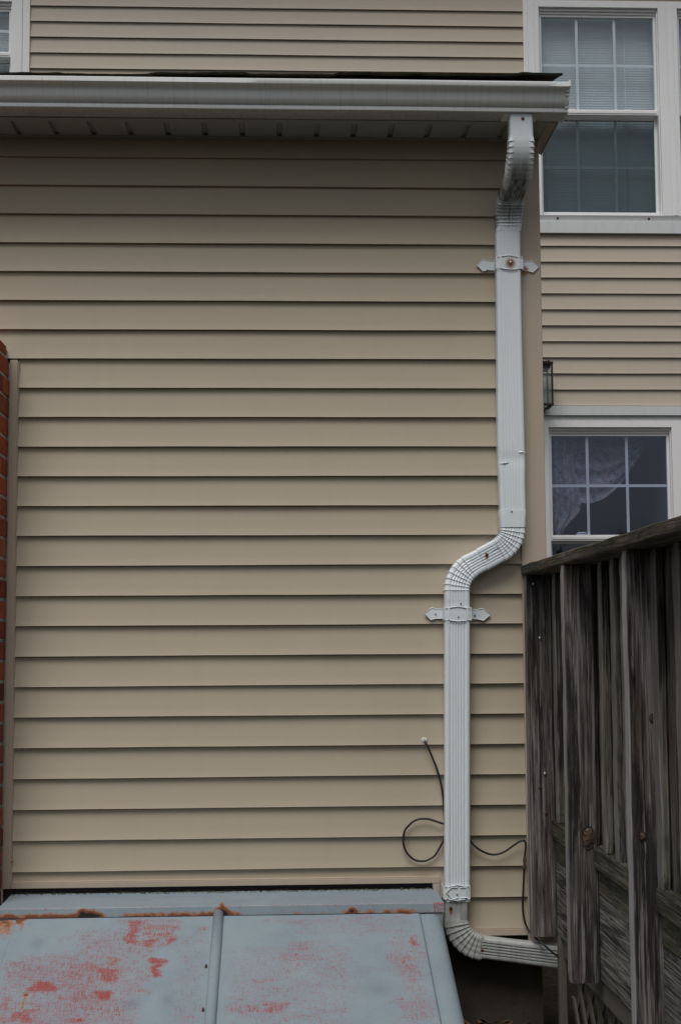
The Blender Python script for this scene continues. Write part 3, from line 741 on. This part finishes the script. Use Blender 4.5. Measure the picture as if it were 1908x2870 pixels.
# back wall behind siding with openings
def wall_with_holes(mb, x0, x1, z0, z1, y0, y1, hs):
    xs = sorted({x0, x1} | {h[i] for h in hs for i in (0,1)}); zs = sorted({z0, z1} | {h[i] for h in hs for i in (2,3)})
    for xa, xb in zip(xs, xs[1:]):
        for za, zb in zip(zs, zs[1:]):
            if not any(h[0] <= (xa+xb)/2 <= h[1] and h[2] <= (za+zb)/2 <= h[3] for h in hs): mb.box(xa, xb, y0, y1, za, zb)
OPS = [(1.662, 2.430, 3.626, 4.985), (2.553, 3.321, 3.626, 4.985), (1.674, 2.445, 1.0, 2.275), (-2.43, -1.663, 4.30, 4.976)]
wall_with_holes(mb, -4.5, 4.6, -.5, 6.0, YR+.006, YR+.12, OPS); mb.build('wall', M_room, rear)
for o_ in OPS:
    mb = MB()
    x0, x1, z0, z1 = o_[0]-.15, o_[1]+.0, o_[2]-.2, o_[3]+.2
    mb.box(x0, x1, 5.6, 5.65, z0, z1); mb.box(x0-.05, x0, YR+.121, 5.65, z0, z1); mb.box(x1+.0, x1+.05, YR+.121, 5.65, z0, z1); mb.box(x0, x1, YR+.121, 5.65, z0-.05, z0); mb.box(x0, x1, YR+.121, 5.65, z1, z1+.05)
    mb.build('room_interior', M_room, rear)

def make_window(X0, X1, ZB, ZT, ZM, cols_u, row_u, cols_l, row_l, name='window', label=None, cl=.07, cr=.06, ct=.045, sill=True, trimL=.028, trimR=0.0, apron=.076):
    """X0,X1,ZB,ZT: opening. ZM: top of the meeting rail"""
    mb = MB(); yf = YR-.028
    mb.box(X0-cl, X0, yf, YR+.03, ZB-.0, ZT+ct); mb.box(X1, X1+cr, yf, YR+.03, ZB, ZT+ct); mb.box(X0, X1, yf, YR+.03, ZT, ZT+ct)
    mb.box(X0-cl+.010, X0-.028, yf-.004, yf, ZB-.0, ZT+ct-.012)
    if trimL: mb.box(X0-cl-trimL, X0-cl, yf+.006, YR+.03, ZB-.03, ZT+ct+.03)
    if trimR: mb.box(X1+cr, X1+cr+trimR, yf+.006, YR+.03, ZB-.03, ZT+ct+.03)
    # stepped head
    mb.box(X0, X1, YR-.008, YR+.05, ZT-.018, ZT-.0); mb.box(X0+.006, X1-.006, YR+.004, YR+.05, ZT-.034, ZT-.018)
    # jambs
    mb.box(X0, X0+.007, YR-.010, YR+.08, ZB, ZT-.018); mb.box(X1-.007, X1, YR-.010, YR+.08, ZB, ZT-.018)
    if sill:
        for xa, xb in ((X0-cl-trimL, X1+cr+trimR),):
            mb.hexa([(xa, YR-.010, ZB-.0405), (xb, YR-.010, ZB-.0405), (xb, YR+.03, ZB-.0405), (xa, YR+.03, ZB-.0405), (xa+.001, YR-.030, ZB-.0005), (xb-.001, YR-.030, ZB-.0005), (xb-.001, YR+.03, ZB-.0005), (xa+.001, YR+.03, ZB-.0005)])
    win = mb.build(name, M_white, rear, .002)
    if label: win['label'] = label
    if sill:
        mb = MB(); mb.box(X0-cl-trimL, X1+cr+trimR, YR-.030, YR, ZB-.040-apron, ZB-.041); mb.build('apron', M_alu, win, .001)
    fw = .016
    for (za, zb, yy, cols, row, top) in ((ZM, ZT-.034, YR+.012, cols_u, row_u, True), (ZB, ZM-.036, YR+.045, cols_l, row_l, False)):
        a, b_ = X0+.007, X1-.007
        mb = MB(); mb.box(a, a+fw, yy, yy+.03, za, zb); mb.box(b_-fw, b_, yy, yy+.03, za, zb); mb.box(a+fw, b_-fw, yy, yy+.03, zb-fw, zb)
        if top: mb.box(a, b_, yy-.010, yy+.032, za-.036, za); mb.box(a+.01, b_-.01, yy-.014, yy-.010, za-.026, za-.008)
        else: mb.box(a, b_, yy-.02, yy+.03, za, za+.034)
        mb.build('sash', M_white, win, .0015)
        g0, g1, z0, z1 = a+fw, b_-fw, (za if top else za+.034), zb-fw
        mb = MB(); mb.box(g0, g1, yy+.014, yy+.017, z0, z1); mb.build('pane', M_glass_navy if not sill else M_glass if top else M_glass_low, win)
        mb = MB()
        for c_ in cols: mb.box(c_-.0085, c_+.0085, yy+.020, yy+.024, z0, z1)
        mb.box(g0, g1, yy+.0205, yy+.0235, row-.0085, row+.0085); mb.build('grille', M_white, win)
        if top:
            for lx in (X0+.21, X1-.19):
                mb = MB(); mb.box(lx-.033, lx+.033, yy+.034, yy+.05, za-.002, za+.008); mb.tube([(lx-.03, yy+.04, za+.008), (lx-.02, yy+.038, za+.016), (lx+.02, yy+.038, za+.018), (lx+.03, yy+.04, za+.014)], .005, 6); mb.build('sash_lock', M_white, win)
    return win
make_window(1.662, 2.430, 3.626, 4.985, 4.324, (1.915, 2.159), 4.625, (1.916, 2.160), 3.963, label='large white upper window right of the gutter end', cl=.071, cr=.0615, trimL=.028)
make_window(2.553, 3.321, 3.626, 4.985, 4.324, (2.806, 3.05), 4.625, (2.807, 3.051), 3.963, label='twin upper window cut off by the right edge', cl=.0615, cr=.071, trimL=0, trimR=.028)
make_window(1.674, 2.445, 1.0, 2.275, 1.606, (1.925, 2.174), 1.916, (1.925, 2.174), 1.30, label='lower white window above the wooden railing', cl=.05, cr=.20, ct=.042, sill=False, trimL=.02)
make_window(-2.43, -1.663, 4.33, 4.976, 4.661, (-2.17, -1.92), 4.806, (-2.17, -1.92), 4.48, label='small upper window cut off by the top left edge', cl=.06, cr=.067, trimL=.03, trimR=.046, apron=.05)
mb = MB(); mb.box(1.40, 2.68, YR-.040, YR, 2.349, 2.406); mb.box(1.40, 2.645, YR-.024, YR-.0, 2.317, 2.3485); mb.build('band_flashing', M_alu, rear, .0015)
for x in (1.76, 2.34):
    tagm = MB().disc((x, YR-.021, 3.606), .008, (0,-.9,-.45), h=.002); tagm.build('weep_hole', M_rscrew, rear)
# roof of rear house, well above the frame
mb = MB(); mb.hexa([(-4.7,3.4,5.9),(4.8,3.4,5.9),(4.8,9,8.4),(-4.7,9,8.4),(-4.7,3.4,6.0),(4.8,3.4,6.0),(4.8,9,8.5),(-4.7,9,8.5)]); mb.build('roof', M_shin, rear)
# blinds and curtain
def blind(name, x0, x1, z0, z1, lab, close=.8):
    root = empty(name, lab, 'window blind', group='blinds behind the upper windows')
    mb = MB(); z = z1-.03
    while z > z0:
        a = R(82); hw = .0098; y = YR+.11
        mb.hexa([(x0, y-hw*math.cos(a), z-hw*math.sin(a)-.0004), (x1, y-hw*math.cos(a), z-hw*math.sin(a)-.0004), (x1, y+hw*math.cos(a), z+hw*math.sin(a)-.0004), (x0, y+hw*math.cos(a), z+hw*math.sin(a)-.0004),
                 (x0, y-hw*math.cos(a)-.001, z-hw*math.sin(a)), (x1, y-hw*math.cos(a)-.001, z-hw*math.sin(a)), (x1, y+hw*math.cos(a)-.001, z+hw*math.sin(a)), (x0, y+hw*math.cos(a)-.001, z+hw*math.sin(a))])
        z -= .0168
    mb.build('slats', M_blind, root); mb = MB(); mb.box(x0, x1, YR+.09, YR+.125, z1-.025, z1); mb.build('head_rail', M_blind, root)
    for xx in (x0+.05, x1-.19): MB().tube([(xx, YR+.092, z1-.02), (xx, YR+.091, z0)], .0018, 4).build('cord', M_white, root)
blind('window_blind', 1.665, 2.427, 3.62, 4.98, 'pale closed slatted blind inside the large upper right window')
blind('window_blind', 2.556, 3.318, 3.62, 4.98, 'closed slatted blind inside the twin window at the right edge')
blind('window_blind', -2.427, -1.666, 4.34, 4.97, 'slatted blind inside the small window at the top left edge')
cur = empty('curtain', 'floral swag curtain seen through the lower window above the railing', 'curtain')
mb = MB(); n1, n2 = 60, 26
def z_low(t): return 2.10 - .34*math.sin(math.pi*min(1, .16+t*.84))**.9 + .12*t
for j in range(n2+1):
    for i in range(n1+1):
        t = i/n1; x = 1.66 + .77*t; zl_ = 1.835 - .01*math.sin(t*3) if t < .15 else 0
        a = (x-1.93)/.42; zlow = 1.815 + .42*max(0, a)**2.0*1.0 + .12*max(0, -a)**2
        zlow = min(zlow, 2.235); z = 2.24 + (zlow-2.24)*j/n2
        fold = .012*math.sin(j/n2*22 + 2*math.cos(t*3)) 
        mb.v.append((x, YR+.14+fold, z))
W = n1+1
for j in range(n2):
    for i in range(n1): mb.face([j*W+i, (j+1)*W+i, (j+1)*W+i+1, j*W+i+1], True)
mb.build('swag', M_curt, cur)
mb = MB(); n1, n2 = 30, 40
for j in range(n2+1):
    t = j/n2; z = 2.24 - .63*t
    wd = .165 - .02*math.sin(t*7) - .085*sst(.72, 1.0, t)
    for i in range(n1+1):
        u = i/n1; x = 1.70 + .01*t + wd*u
        mb.v.append((x, YR+.105 + .014*math.sin(u*17 + t*1.5), z + .02*math.sin(u*9)*sst(.6,1,t)))
W = n1+1
for j in range(n2):
    for i in range(n1): mb.face([j*W+i, (j+1)*W+i, (j+1)*W+i+1, j*W+i+1], True)
mb.build('side_tail', M_curt, cur)
# lantern on rear wall
lan = empty('wall_lantern', 'black metal wall lantern with clear glass peeking out beside the corner post', 'lantern')
LX, LY = 1.575, YR-.14; hw = .098
mb = MB()
top, bot = 2.645, 2.388
for sx in (-1, 1):
    for sy in (-1, 1): mb.box(LX+sx*hw*.93-.005, LX+sx*hw*.93+.005, LY+sy*hw*.8-.005, LY+sy*hw*.8+.005, bot, top)
for z in (bot, top):
    mb.box(LX-hw, LX+hw, LY-hw*.87, LY-hw*.70, z-.006, z+.006); mb.box(LX-hw, LX+hw, LY+hw*.70, LY+hw*.87, z-.006, z+.006); mb.box(LX-hw, LX-hw*.83, LY-hw*.8, LY+hw*.8, z-.005, z+.005); mb.box(LX+hw*.83, LX+hw, LY-hw*.8, LY+hw*.8, z-.005, z+.005)
for sx in (-1, 1):
    for sy in (-1, 1): mb.tube([(LX+sx*hw*.9, LY+sy*hw*.8, bot), (LX+sx*hw*.35, LY+sy*hw*.3, bot-.034), (LX, LY, bot-.038)], .0042, 5)
    mb.disc((LX+sx*hw*.75, LY-hw*.7, top+.012), .006, (0,0,1), h=.008)
mb.tube([(LX+.052, LY, bot-.005), (LX+.052, LY, bot-.045)], .005, 6); mb.tube([(LX, LY, bot-.03), (LX, LY, bot-.055)], .008, 6)
mb.build('frame', M_black, lan)
mb = MB(); q = hw*1.02
mb.rings([[(LX-q,LY-q*.88,top+.004),(LX+q,LY-q*.88,top+.004),(LX+q,LY+q*.88,top+.004),(LX-q,LY+q*.88,top+.004)], [(LX-q*.5,LY-q*.45,top+.055),(LX+q*.5,LY-q*.45,top+.055),(LX+q*.5,LY+q*.45,top+.055),(LX-q*.5,LY+q*.45,top+.055)], [(LX-.01,LY-.01,top+.08),(LX+.01,LY-.01,top+.08),(LX+.01,LY+.01,top+.08),(LX-.01,LY+.01,top+.08)]], True, True)
mb.v = [(x, y, top+.004+(z-top-.004)*.28) for x, y, z in mb.v]
mb.box(LX-hw*.86, LX+hw*.86, LY-hw*.72, LY+hw*.72, top-.032, top-.006)
mb.build('roof_cap', M_black, lan)
mb = MB()
for sy in (-1, 1): mb.box(LX-hw*.88, LX+hw*.88, LY+sy*hw*.8-.001, LY+sy*hw*.8+.001, bot+.006, top-.034)
for sx in (-1, 1): mb.box(LX+sx*hw*.9-.001, LX+sx*hw*.9+.001, LY-hw*.74, LY+hw*.74, bot+.006, top-.034)
mb.build('glass', M_glassl, lan)
mb = MB(); mb.tube([(LX, LY, bot), (LX, LY, bot+.13)], .012, 8); mb.build('candle_sleeve', M_white, lan)
mb = MB(); mb.box(LX-.05, LX+.05, YR-.030, YR-.012, 2.40, 2.60); mb.box(LX-.01, LX+.01, LY+hw*.86, YR-.028, 2.49, 2.51); mb.build('wall_plate', M_black, lan)

# ------------------------------------------------------------------ cable
def spline(pts, n=8):
    P = [Vector(p) for p in pts]; P = [P[0]*2-P[1]] + P + [P[-1]*2-P[-2]]; out = []
    for i in range(1, len(P)-2):
        for k in range(n):
            t = k/n; a, b_, c_, d_ = P[i-1:i+3]
            out.append(.5*((2*b_) + (c_-a)*t + (2*a-5*b_+4*c_-d_)*t*t + (-a+3*b_-3*c_+d_)*t*t*t))
    return out + [P[-2]]
cab = empty('coaxial_cable', 'thin black cable looping behind the white downspout near the wall base', 'cable')
c1 = [(.489,-.002,.623),(.493,-.020,.617),(.504,-.022,.594),(.518,-.020,.560),(.531,-.019,.526),(.542,-.018,.486),(.549,-.017,.446),(.553,-.017,.391),(.5545,-.017,.345),(.5535,-.017,.305),(.547,-.018,.287),(.522,-.019,.245),(.500,-.020,.230),(.484,-.021,.225),(.453,-.021,.228),(.426,-.022,.252),(.415,-.023,.280),(.414,-.023,.301),(.419,-.023,.325),(.433,-.023,.343),(.452,-.023,.358),(.473,-.023,.364),(.497,-.023,.3635),(.517,-.024,.358),(.540,-.025,.350),(.556,-.014,.344),(.590,-.0072,.330),(.620,-.0075,.305),(.636,-.018,.292),(.650,-.023,.276),(.668,-.026,.261),(.690,-.027,.250),(.711,-.027,.244),(.733,-.027,.246),(.755,-.027,.254),(.786,-.028,.275),(.802,-.029,.285),(.811,-.030,.289),(.819,-.030,.289),(.824,-.030,.282),(.824,-.029,.265),(.821,-.028,.238)]
c1 = [(x, (y if i in (0,) else y-.004), z) for i, (x, y, z) in enumerate(c1)]
c2 = [(.820,-.033,.215),(.818,-.032,.190),(.816,-.030,.153),(.813,-.029,.105),(.812,-.029,.063),(.815,-.030,.034),(.822,-.032,.009),(.835,-.045,-.014),(.850,-.075,-.028),(.867,-.098,-.040),(.904,-.108,-.071),(.945,-.108,-.098)]
mb = MB(); mb.tube(spline(c1), .0036, 8); mb.tube(spline(c2), .0036, 8); mb.build('jacket', M_cable, cab)
mb = MB(); mb.tube([(.8215,-.0325,.240),(.8205,-.033,.232),(.8205,-.033,.2315),(.820,-.033,.216)], [.005,.005,.0062,.0062], 6, False); mb.tube([(.8200,-.033,.2155),(.8195,-.033,.204),(.8195,-.033,.2035),(.819,-.033,.198)], [.0048,.0048,.006,.006], 6, False); mb.build('connector', paint('worn_brass', (.10,.075,.05), .45, (.03,.02,.02), .6), cab)
mb = MB()
for k in range(9):
    a = k*2.4; mb.disc((.489+.005*math.cos(a)*(k > 0), -.013, .625+.004*math.sin(a)*(k > 0)), .0045+.001*(k % 3), h=.004)
mb.build('sealant', M_caulk, cab)

# ------------------------------------------------------------------ deck with screened railing
deck = empty('wooden_deck', 'weathered grey wooden deck side with screened railing at the right', 'deck')
def board(name, mat, x0, x1, y0, y1, z0, z1, axis, seg=14, amp=.0015, chamfer=.003, seed=None, lit_left=0):
    """sawn board with slightly wandering, worn edges"""
    sd_ = random.uniform(0, 50) if seed is None else seed
    lo = [x0, y0, z0]; hi = [x1, y1, z1]; o1, o2 = [k for k in range(3) if k != axis]; mb = MB(); rs = []
    c = min(chamfer, (hi[o1]-lo[o1])*.3, (hi[o2]-lo[o2])*.3)
    for i in range(seg+1):
        t = i/seg; L = lo[axis] + (hi[axis]-lo[axis])*t; ring = []
        a0, a1, b0, b1 = lo[o1], hi[o1], lo[o2], hi[o2]
        e = c if i in (0, seg) else 0
        pts = [(a0+c, b0, 0), (a1-c, b0, 1), (a1, b0+c, 2), (a1, b1-c, 3), (a1-c, b1, 4), (a0+c, b1, 5), (a0, b1-c, 6), (a0, b0+c, 7)]
        am, bm_ = (a0+a1)/2, (b0+b1)/2
        for (a, b_, k) in pts:
            ka, kb = k//2, (k+1)//2
            da = amp*noise.noise(Vector((L*6+sd_, (1 if a > am else 9)*1.7, 3))) + amp*.8*noise.noise(Vector((L*31+sd_, (1 if a > am else 9)*2.7, 5+k)))
            db = amp*noise.noise(Vector((L*6+sd_, (1 if b_ > bm_ else 9)*3.3, 13)))
            sh = 1 - (e*1.2/max(a1-a0, .01))
            p = [0,0,0]; p[axis] = L; p[o1] = am+(a-am)*sh+da; p[o2] = bm_+(b_-bm_)*sh+db; ring.append(p)
        rs.append(ring)
    mb.rings(rs, True, True)
    if lit_left: mb.attr['lit_left'] = [lit_left if (i % 8) in (6, 7) else 0.0 for i in range(len(mb.v))]  # light from the left put into the colour of the left face
    return mb.build(name, mat, deck)
XP, XR = .903, .915
# cap rail
board('cap_rail', M_cap, .825, .975, -2.75, -.024, 1.180, 1.2135, 1, 60, .0028, .004, 3)
# posts : y front, x left/right, bottom
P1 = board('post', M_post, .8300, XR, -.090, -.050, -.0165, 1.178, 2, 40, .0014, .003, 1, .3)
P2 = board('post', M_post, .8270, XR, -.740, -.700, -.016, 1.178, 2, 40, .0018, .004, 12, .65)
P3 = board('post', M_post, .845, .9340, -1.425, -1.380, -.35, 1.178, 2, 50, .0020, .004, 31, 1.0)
P1['label'] = 'dark weathered upright beside the wall corner'; P2['label'] = 'upright with a big orange knot'; P3['label'] = 'nearest upright with a left face coloured paler as if lit'
# under-cap rail
board('under_rail', M_rail, .934, .972, -2.75, -.03, 1.135, 1.1785, 1, 30, .001)
# lower rail, rim
board('lower_rail', M_rail, XP-.002, .975, -2.75, -.03, .305, .366, 1, 60, .003, .005, 8)
board('lower_rail', M_rail, XP+.010, .985, -2.75, -.03, .231, .3040, 1, 60, .0018, .003, 9)
board('rim_board', M_rim, XR, .953, -2.75, -.03, -.008, .2300, 1, 60, .001, .002, 5)
board('deck_floor', M_rail, .956, 2.7, -2.75, -.03, .20, .235, 1, 4)
for k in range(7): board('joist', M_rail, .955, 2.7, -2.6+k*.42, -2.56+k*.42, -.006, .198, 0, 2)
# pickets with narrow battens over the gaps
ys = [-.035, -.19, -.355, -.52, -.70, -.87, -1.02, -1.152, -1.288, -1.45, -1.67, -1.86, -2.02, -2.2, -2.4, -2.6, -2.75]
for kk, (a, b_) in enumerate(zip(ys, ys[1:])):
    dx = random.uniform(-.001, .001) + (.0016 if kk % 2 else 0)
    board('picket', M_pick, XP+.026+dx, XP+.040+dx, b_-.005, a+.005, .3635, 1.178, 2, 20, .0015)
for y in ys[1:-1]:
    dx = random.uniform(-.002, .002); wv = random.uniform(.022, .028)
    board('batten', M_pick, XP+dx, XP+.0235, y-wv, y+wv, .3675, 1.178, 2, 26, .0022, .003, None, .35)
board('picket', M_pick, .9165, .929, -.140, -.027, .368, 1.178, 2, 12, .0008)
# splinters on the ledge
mb = MB()
for y0, l in ((-.96,.05),(-.985,.03),(-1.10,.04),(-1.19,.05),(-1.66,.03),(-1.70,.05),(-.42,.05),(-.55,.06)):
    mb = MB(); mb.hexa([(XR-.006, y0, .357), (XR+.006, y0, .357), (XR+.006, y0-l, .355), (XR-.010, y0-l, .355), (XR-.010, y0-.01, .366), (XR+.004, y0-.01, .369), (XR+.004, y0-l*.8, .364), (XR-.008, y0-l*.8, .362)]); mb.build('splinter', M_cap, deck)
# lattice skirt below
board('skirt_rail', M_lat, .925, .950, -2.75, -.131, -.078, -.0105, 1, 20, .0015)
board('skirt_post', M_lat, .9125, .938, -.130, -.090, -.38, -.0105, 2, 12, .001)
mb = MB()
for k in range(-4, 26):
    y = -.16 - k*.145
    for sg, xo in ((1, .952), (-1, .960)):
        ya, yb = y, y - .33*sg
        w2 = .018
        def clipz(t): return (ya+(yb-ya)*t, -.07-.36*t)
        a = clipz(0); b_ = clipz(1)
        if min(a[0], b_[0]) < -2.7 or max(a[0], b_[0]) > -.135: 
            if max(a[0], b_[0]) > -.135:
                t = (-.135-a[0])/(b_[0]-a[0]);
                if sg == 1: a = clipz(max(0, t)) if a[0] > -.135 else a
                else: b_ = clipz(min(1, max(0, t)))
                if a[0] > -.134 or b_[0] > -.134 or abs(a[1]-b_[1]) < .02: continue
            else: continue
        mb.hexa([(xo, a[0]-w2, a[1]), (xo+.007, a[0]-w2, a[1]), (xo+.007, a[0]+w2, a[1]), (xo, a[0]+w2, a[1]), (xo, b_[0]-w2, b_[1]), (xo+.007, b_[0]-w2, b_[1]), (xo+.007, b_[0]+w2, b_[1]), (xo, b_[0]+w2, b_[1])])
mb.build('lattice', M_lat, deck)
# dark beam behind at the corner under the deck
# knots
def knot(c, rx, rz, seed=0):
    mb = MB(); c = Vector(c); n = 18
    ring = lambda k, h: [(c.x+math.cos(2*math.pi*j/n)*rx*k*(1+.08*math.sin(j*2.3+seed)), c.y-h, c.z+math.sin(2*math.pi*j/n)*rz*k*(1+.06*math.sin(j*3.1+seed))) for j in range(n)]
    mb.rings([ring(1.45,-.003), ring(1.35,.0008), ring(1.12,.0012), ring(1.05,-.001)], True, False, True); mb.build('knot_ring', M_kring, P)
    mb = MB(); mb.rings([ring(1.06,-.004), ring(1.0,.0015), ring(.7,.0028), ring(.1,.0030)], True, True, True); return mb.build('knot', M_knot, P)
M_crack = N('crack').fin((.008,.007,.006), 1)
def crack(par, x, y, z0, z1, wd, sd):
    mb = MB(); rs = []; n = 14
    for i in range(n+1):
        t = i/n; z = z0+(z1-z0)*t; w2 = wd*math.sin(math.pi*min(.97, max(.03, t)))*(.6+.4*noise.noise(Vector((z*40, sd, 1))))
        xx = x + .004*noise.noise(Vector((z*5, sd, 3))) + .0012*noise.noise(Vector((z*40, sd, 5)))
        rs.append([(xx-w2, y-.0022, z), (xx+w2, y-.0022, z), (xx+w2*.5, y+.002, z), (xx-w2*.5, y+.002, z)])
    mb.rings(rs, True, True); mb.build('crack', M_crack, par)
for a in ((P1,.868,-.0905,.62,.96,.0016,1),(P1,.893,-.0905,.86,1.12,.0010,2),(P1,.852,-.0905,.20,.40,.0009,3),(P2,.850,-.7405,.50,.88,.0010,4),(P2,.905,-.7405,.02,.24,.0014,5),(P2,.872,-.7405,.14,.33,.0010,6),(P3,.878,-1.4255,.52,.86,.0013,7),(P3,.915,-1.4255,.66,1.02,.0010,8),(P3,.868,-1.4255,.30,.46,.0011,9),(P3,.897,-1.4255,.02,.30,.0013,10)): crack(*a)
P = P2; knot((.886, -.7400, .392), .0150, .0270)
P = P3; knot((.872, -1.4255, .487), .0062, .0090, 2); knot((.904, -1.4255, .768), .0062, .0085, 4)
for c, mt, r, par in (((.857, -.0905, 1.148), M_zinc, .0052, P1), ((.876, -.0905, .965), M_zinc, .0058, P1), ((.884, -.0905, .515), M_zinc, .0058, P1), ((.866, -.0905, .47), M_rscrew, .005, P1), ((.884, -.0905, .385), M_rscrew, .006, P1)):
    MB().disc(c, r, h=.003).build('nail_head', mt, par)
for y, z in ((-1.18, .10), (-1.19, .205), (-1.60,.16), (-.88,.19), (-.5,.12)):
    MB().disc((XR-.001, y, z), .0045, (-1,0,0), h=.001).build('nail_head', M_kring, deck)

# ------------------------------------------------------------------ unseen foliage added behind the camera to cut low sky and fill reflections
mb = MB()
M_fol = (lambda n: n.fin(n.ramp(n.noise(n.coords((1,1,1), False), 1.2, 4), [(.35,(.012,.020,.008)),(.65,(.045,.065,.025))]), .8, 0, .2))(N('foliage'))
def crown(cx, cy, cz, rx, rz):
    for k in range(420):
        d = Vector((random.gauss(0,1), random.gauss(0,1), random.gauss(0,1))).normalized()*random.uniform(.55, 1.0)
        c = Vector((cx+d.x*rx, cy+d.y*rx, cz+d.z*rz)); u = Vector((random.gauss(0,1), random.gauss(0,1), random.gauss(0,1))).normalized(); v = u.cross(d).normalized(); r = random.uniform(.35, .8)
        mb.v += [tuple(c-u*r), tuple(c-v*r*.6), tuple(c+u*r), tuple(c+v*r*.6)]; b_ = len(mb.v)-4; mb.face([b_, b_+1, b_+2, b_+3])
for k in range(26):
    t = math.pi*(k/25) ; a = math.pi + t
    rr = random.uniform(16, 19); cx, cy = math.cos(a)*rr, -2+math.sin(a)*rr
    hh = random.uniform(2.7, 3.5)
    crown(cx, cy, hh*.45-.2, 2.6, hh*.5)
    mb.tube([(cx, cy, -.4), (cx+.1, cy, hh*.4), (cx, cy+.1, hh*.75)], [.25, .18, .08], 6)
tag(mb.build('added_hedge', M_fol), 'added unseen foliage behind the camera for the panes to reflect', 'added_hedge', kind='stuff')
# ------------------------------------------------------------------ ground
mb = MB(); S = 60; n = 80; GZ = -.36
co = sorted({-S, S} | {round(-6+12*i/n, 3) for i in range(n+1)} | {-30., -15., 15., 30.})
idx = {}
for j, y in enumerate(co):
    for i, x in enumerate(co):
        mb.v.append((x, y, GZ + .015*noise.noise(Vector((x*2, y*2, 0))) + .03*math.exp(-((x-.66)/.22)**2-((y+.02)/.14)**2)))
W = len(co)
for j in range(W-1):
    for i in range(W-1): mb.face([j*W+i, j*W+i+1, (j+1)*W+i+1, (j+1)*W+i], True)
tag(mb.build('ground', M_ground), kind='structure')
mb = MB()
for k in range(350):
    x = random.gauss(.70, .16); y = random.uniform(-.5, .025); 
    if x < .53: continue
    z = GZ + .012 + .03*math.exp(-((x-.66)/.22)**2-((y+.02)/.14)**2) + random.uniform(0, .015)
    a = random.uniform(0, 6.28); l = random.uniform(.010, .026); wd = l*.35; ti = random.uniform(-.5, .5)
    u = Vector((math.cos(a), math.sin(a), ti)); v = Vector((-math.sin(a), math.cos(a), random.uniform(-.4, .4))); c = Vector((x, y, z))
    mb.v += [tuple(c-u*l), tuple(c-v*wd+Vector((0,0,.003))), tuple(c+u*l), tuple(c+v*wd)]; b_ = len(mb.v)-4; mb.face([b_, b_+1, b_+2, b_+3])
nn = N('leaf_litter'); ge = nn.t.nodes.new('ShaderNodeNewGeometry')
lm = nn.fin(nn.ramp(ge.outputs['Random Per Island'], [(0,(.02,.014,.008)),(.6,(.09,.045,.02)),(1,(.22,.11,.04))]), .9)
tag(mb.build('leaf_litter', lm), 'brown fallen leaves on the dark ground below the lower elbow', 'leaf litter', kind='stuff')
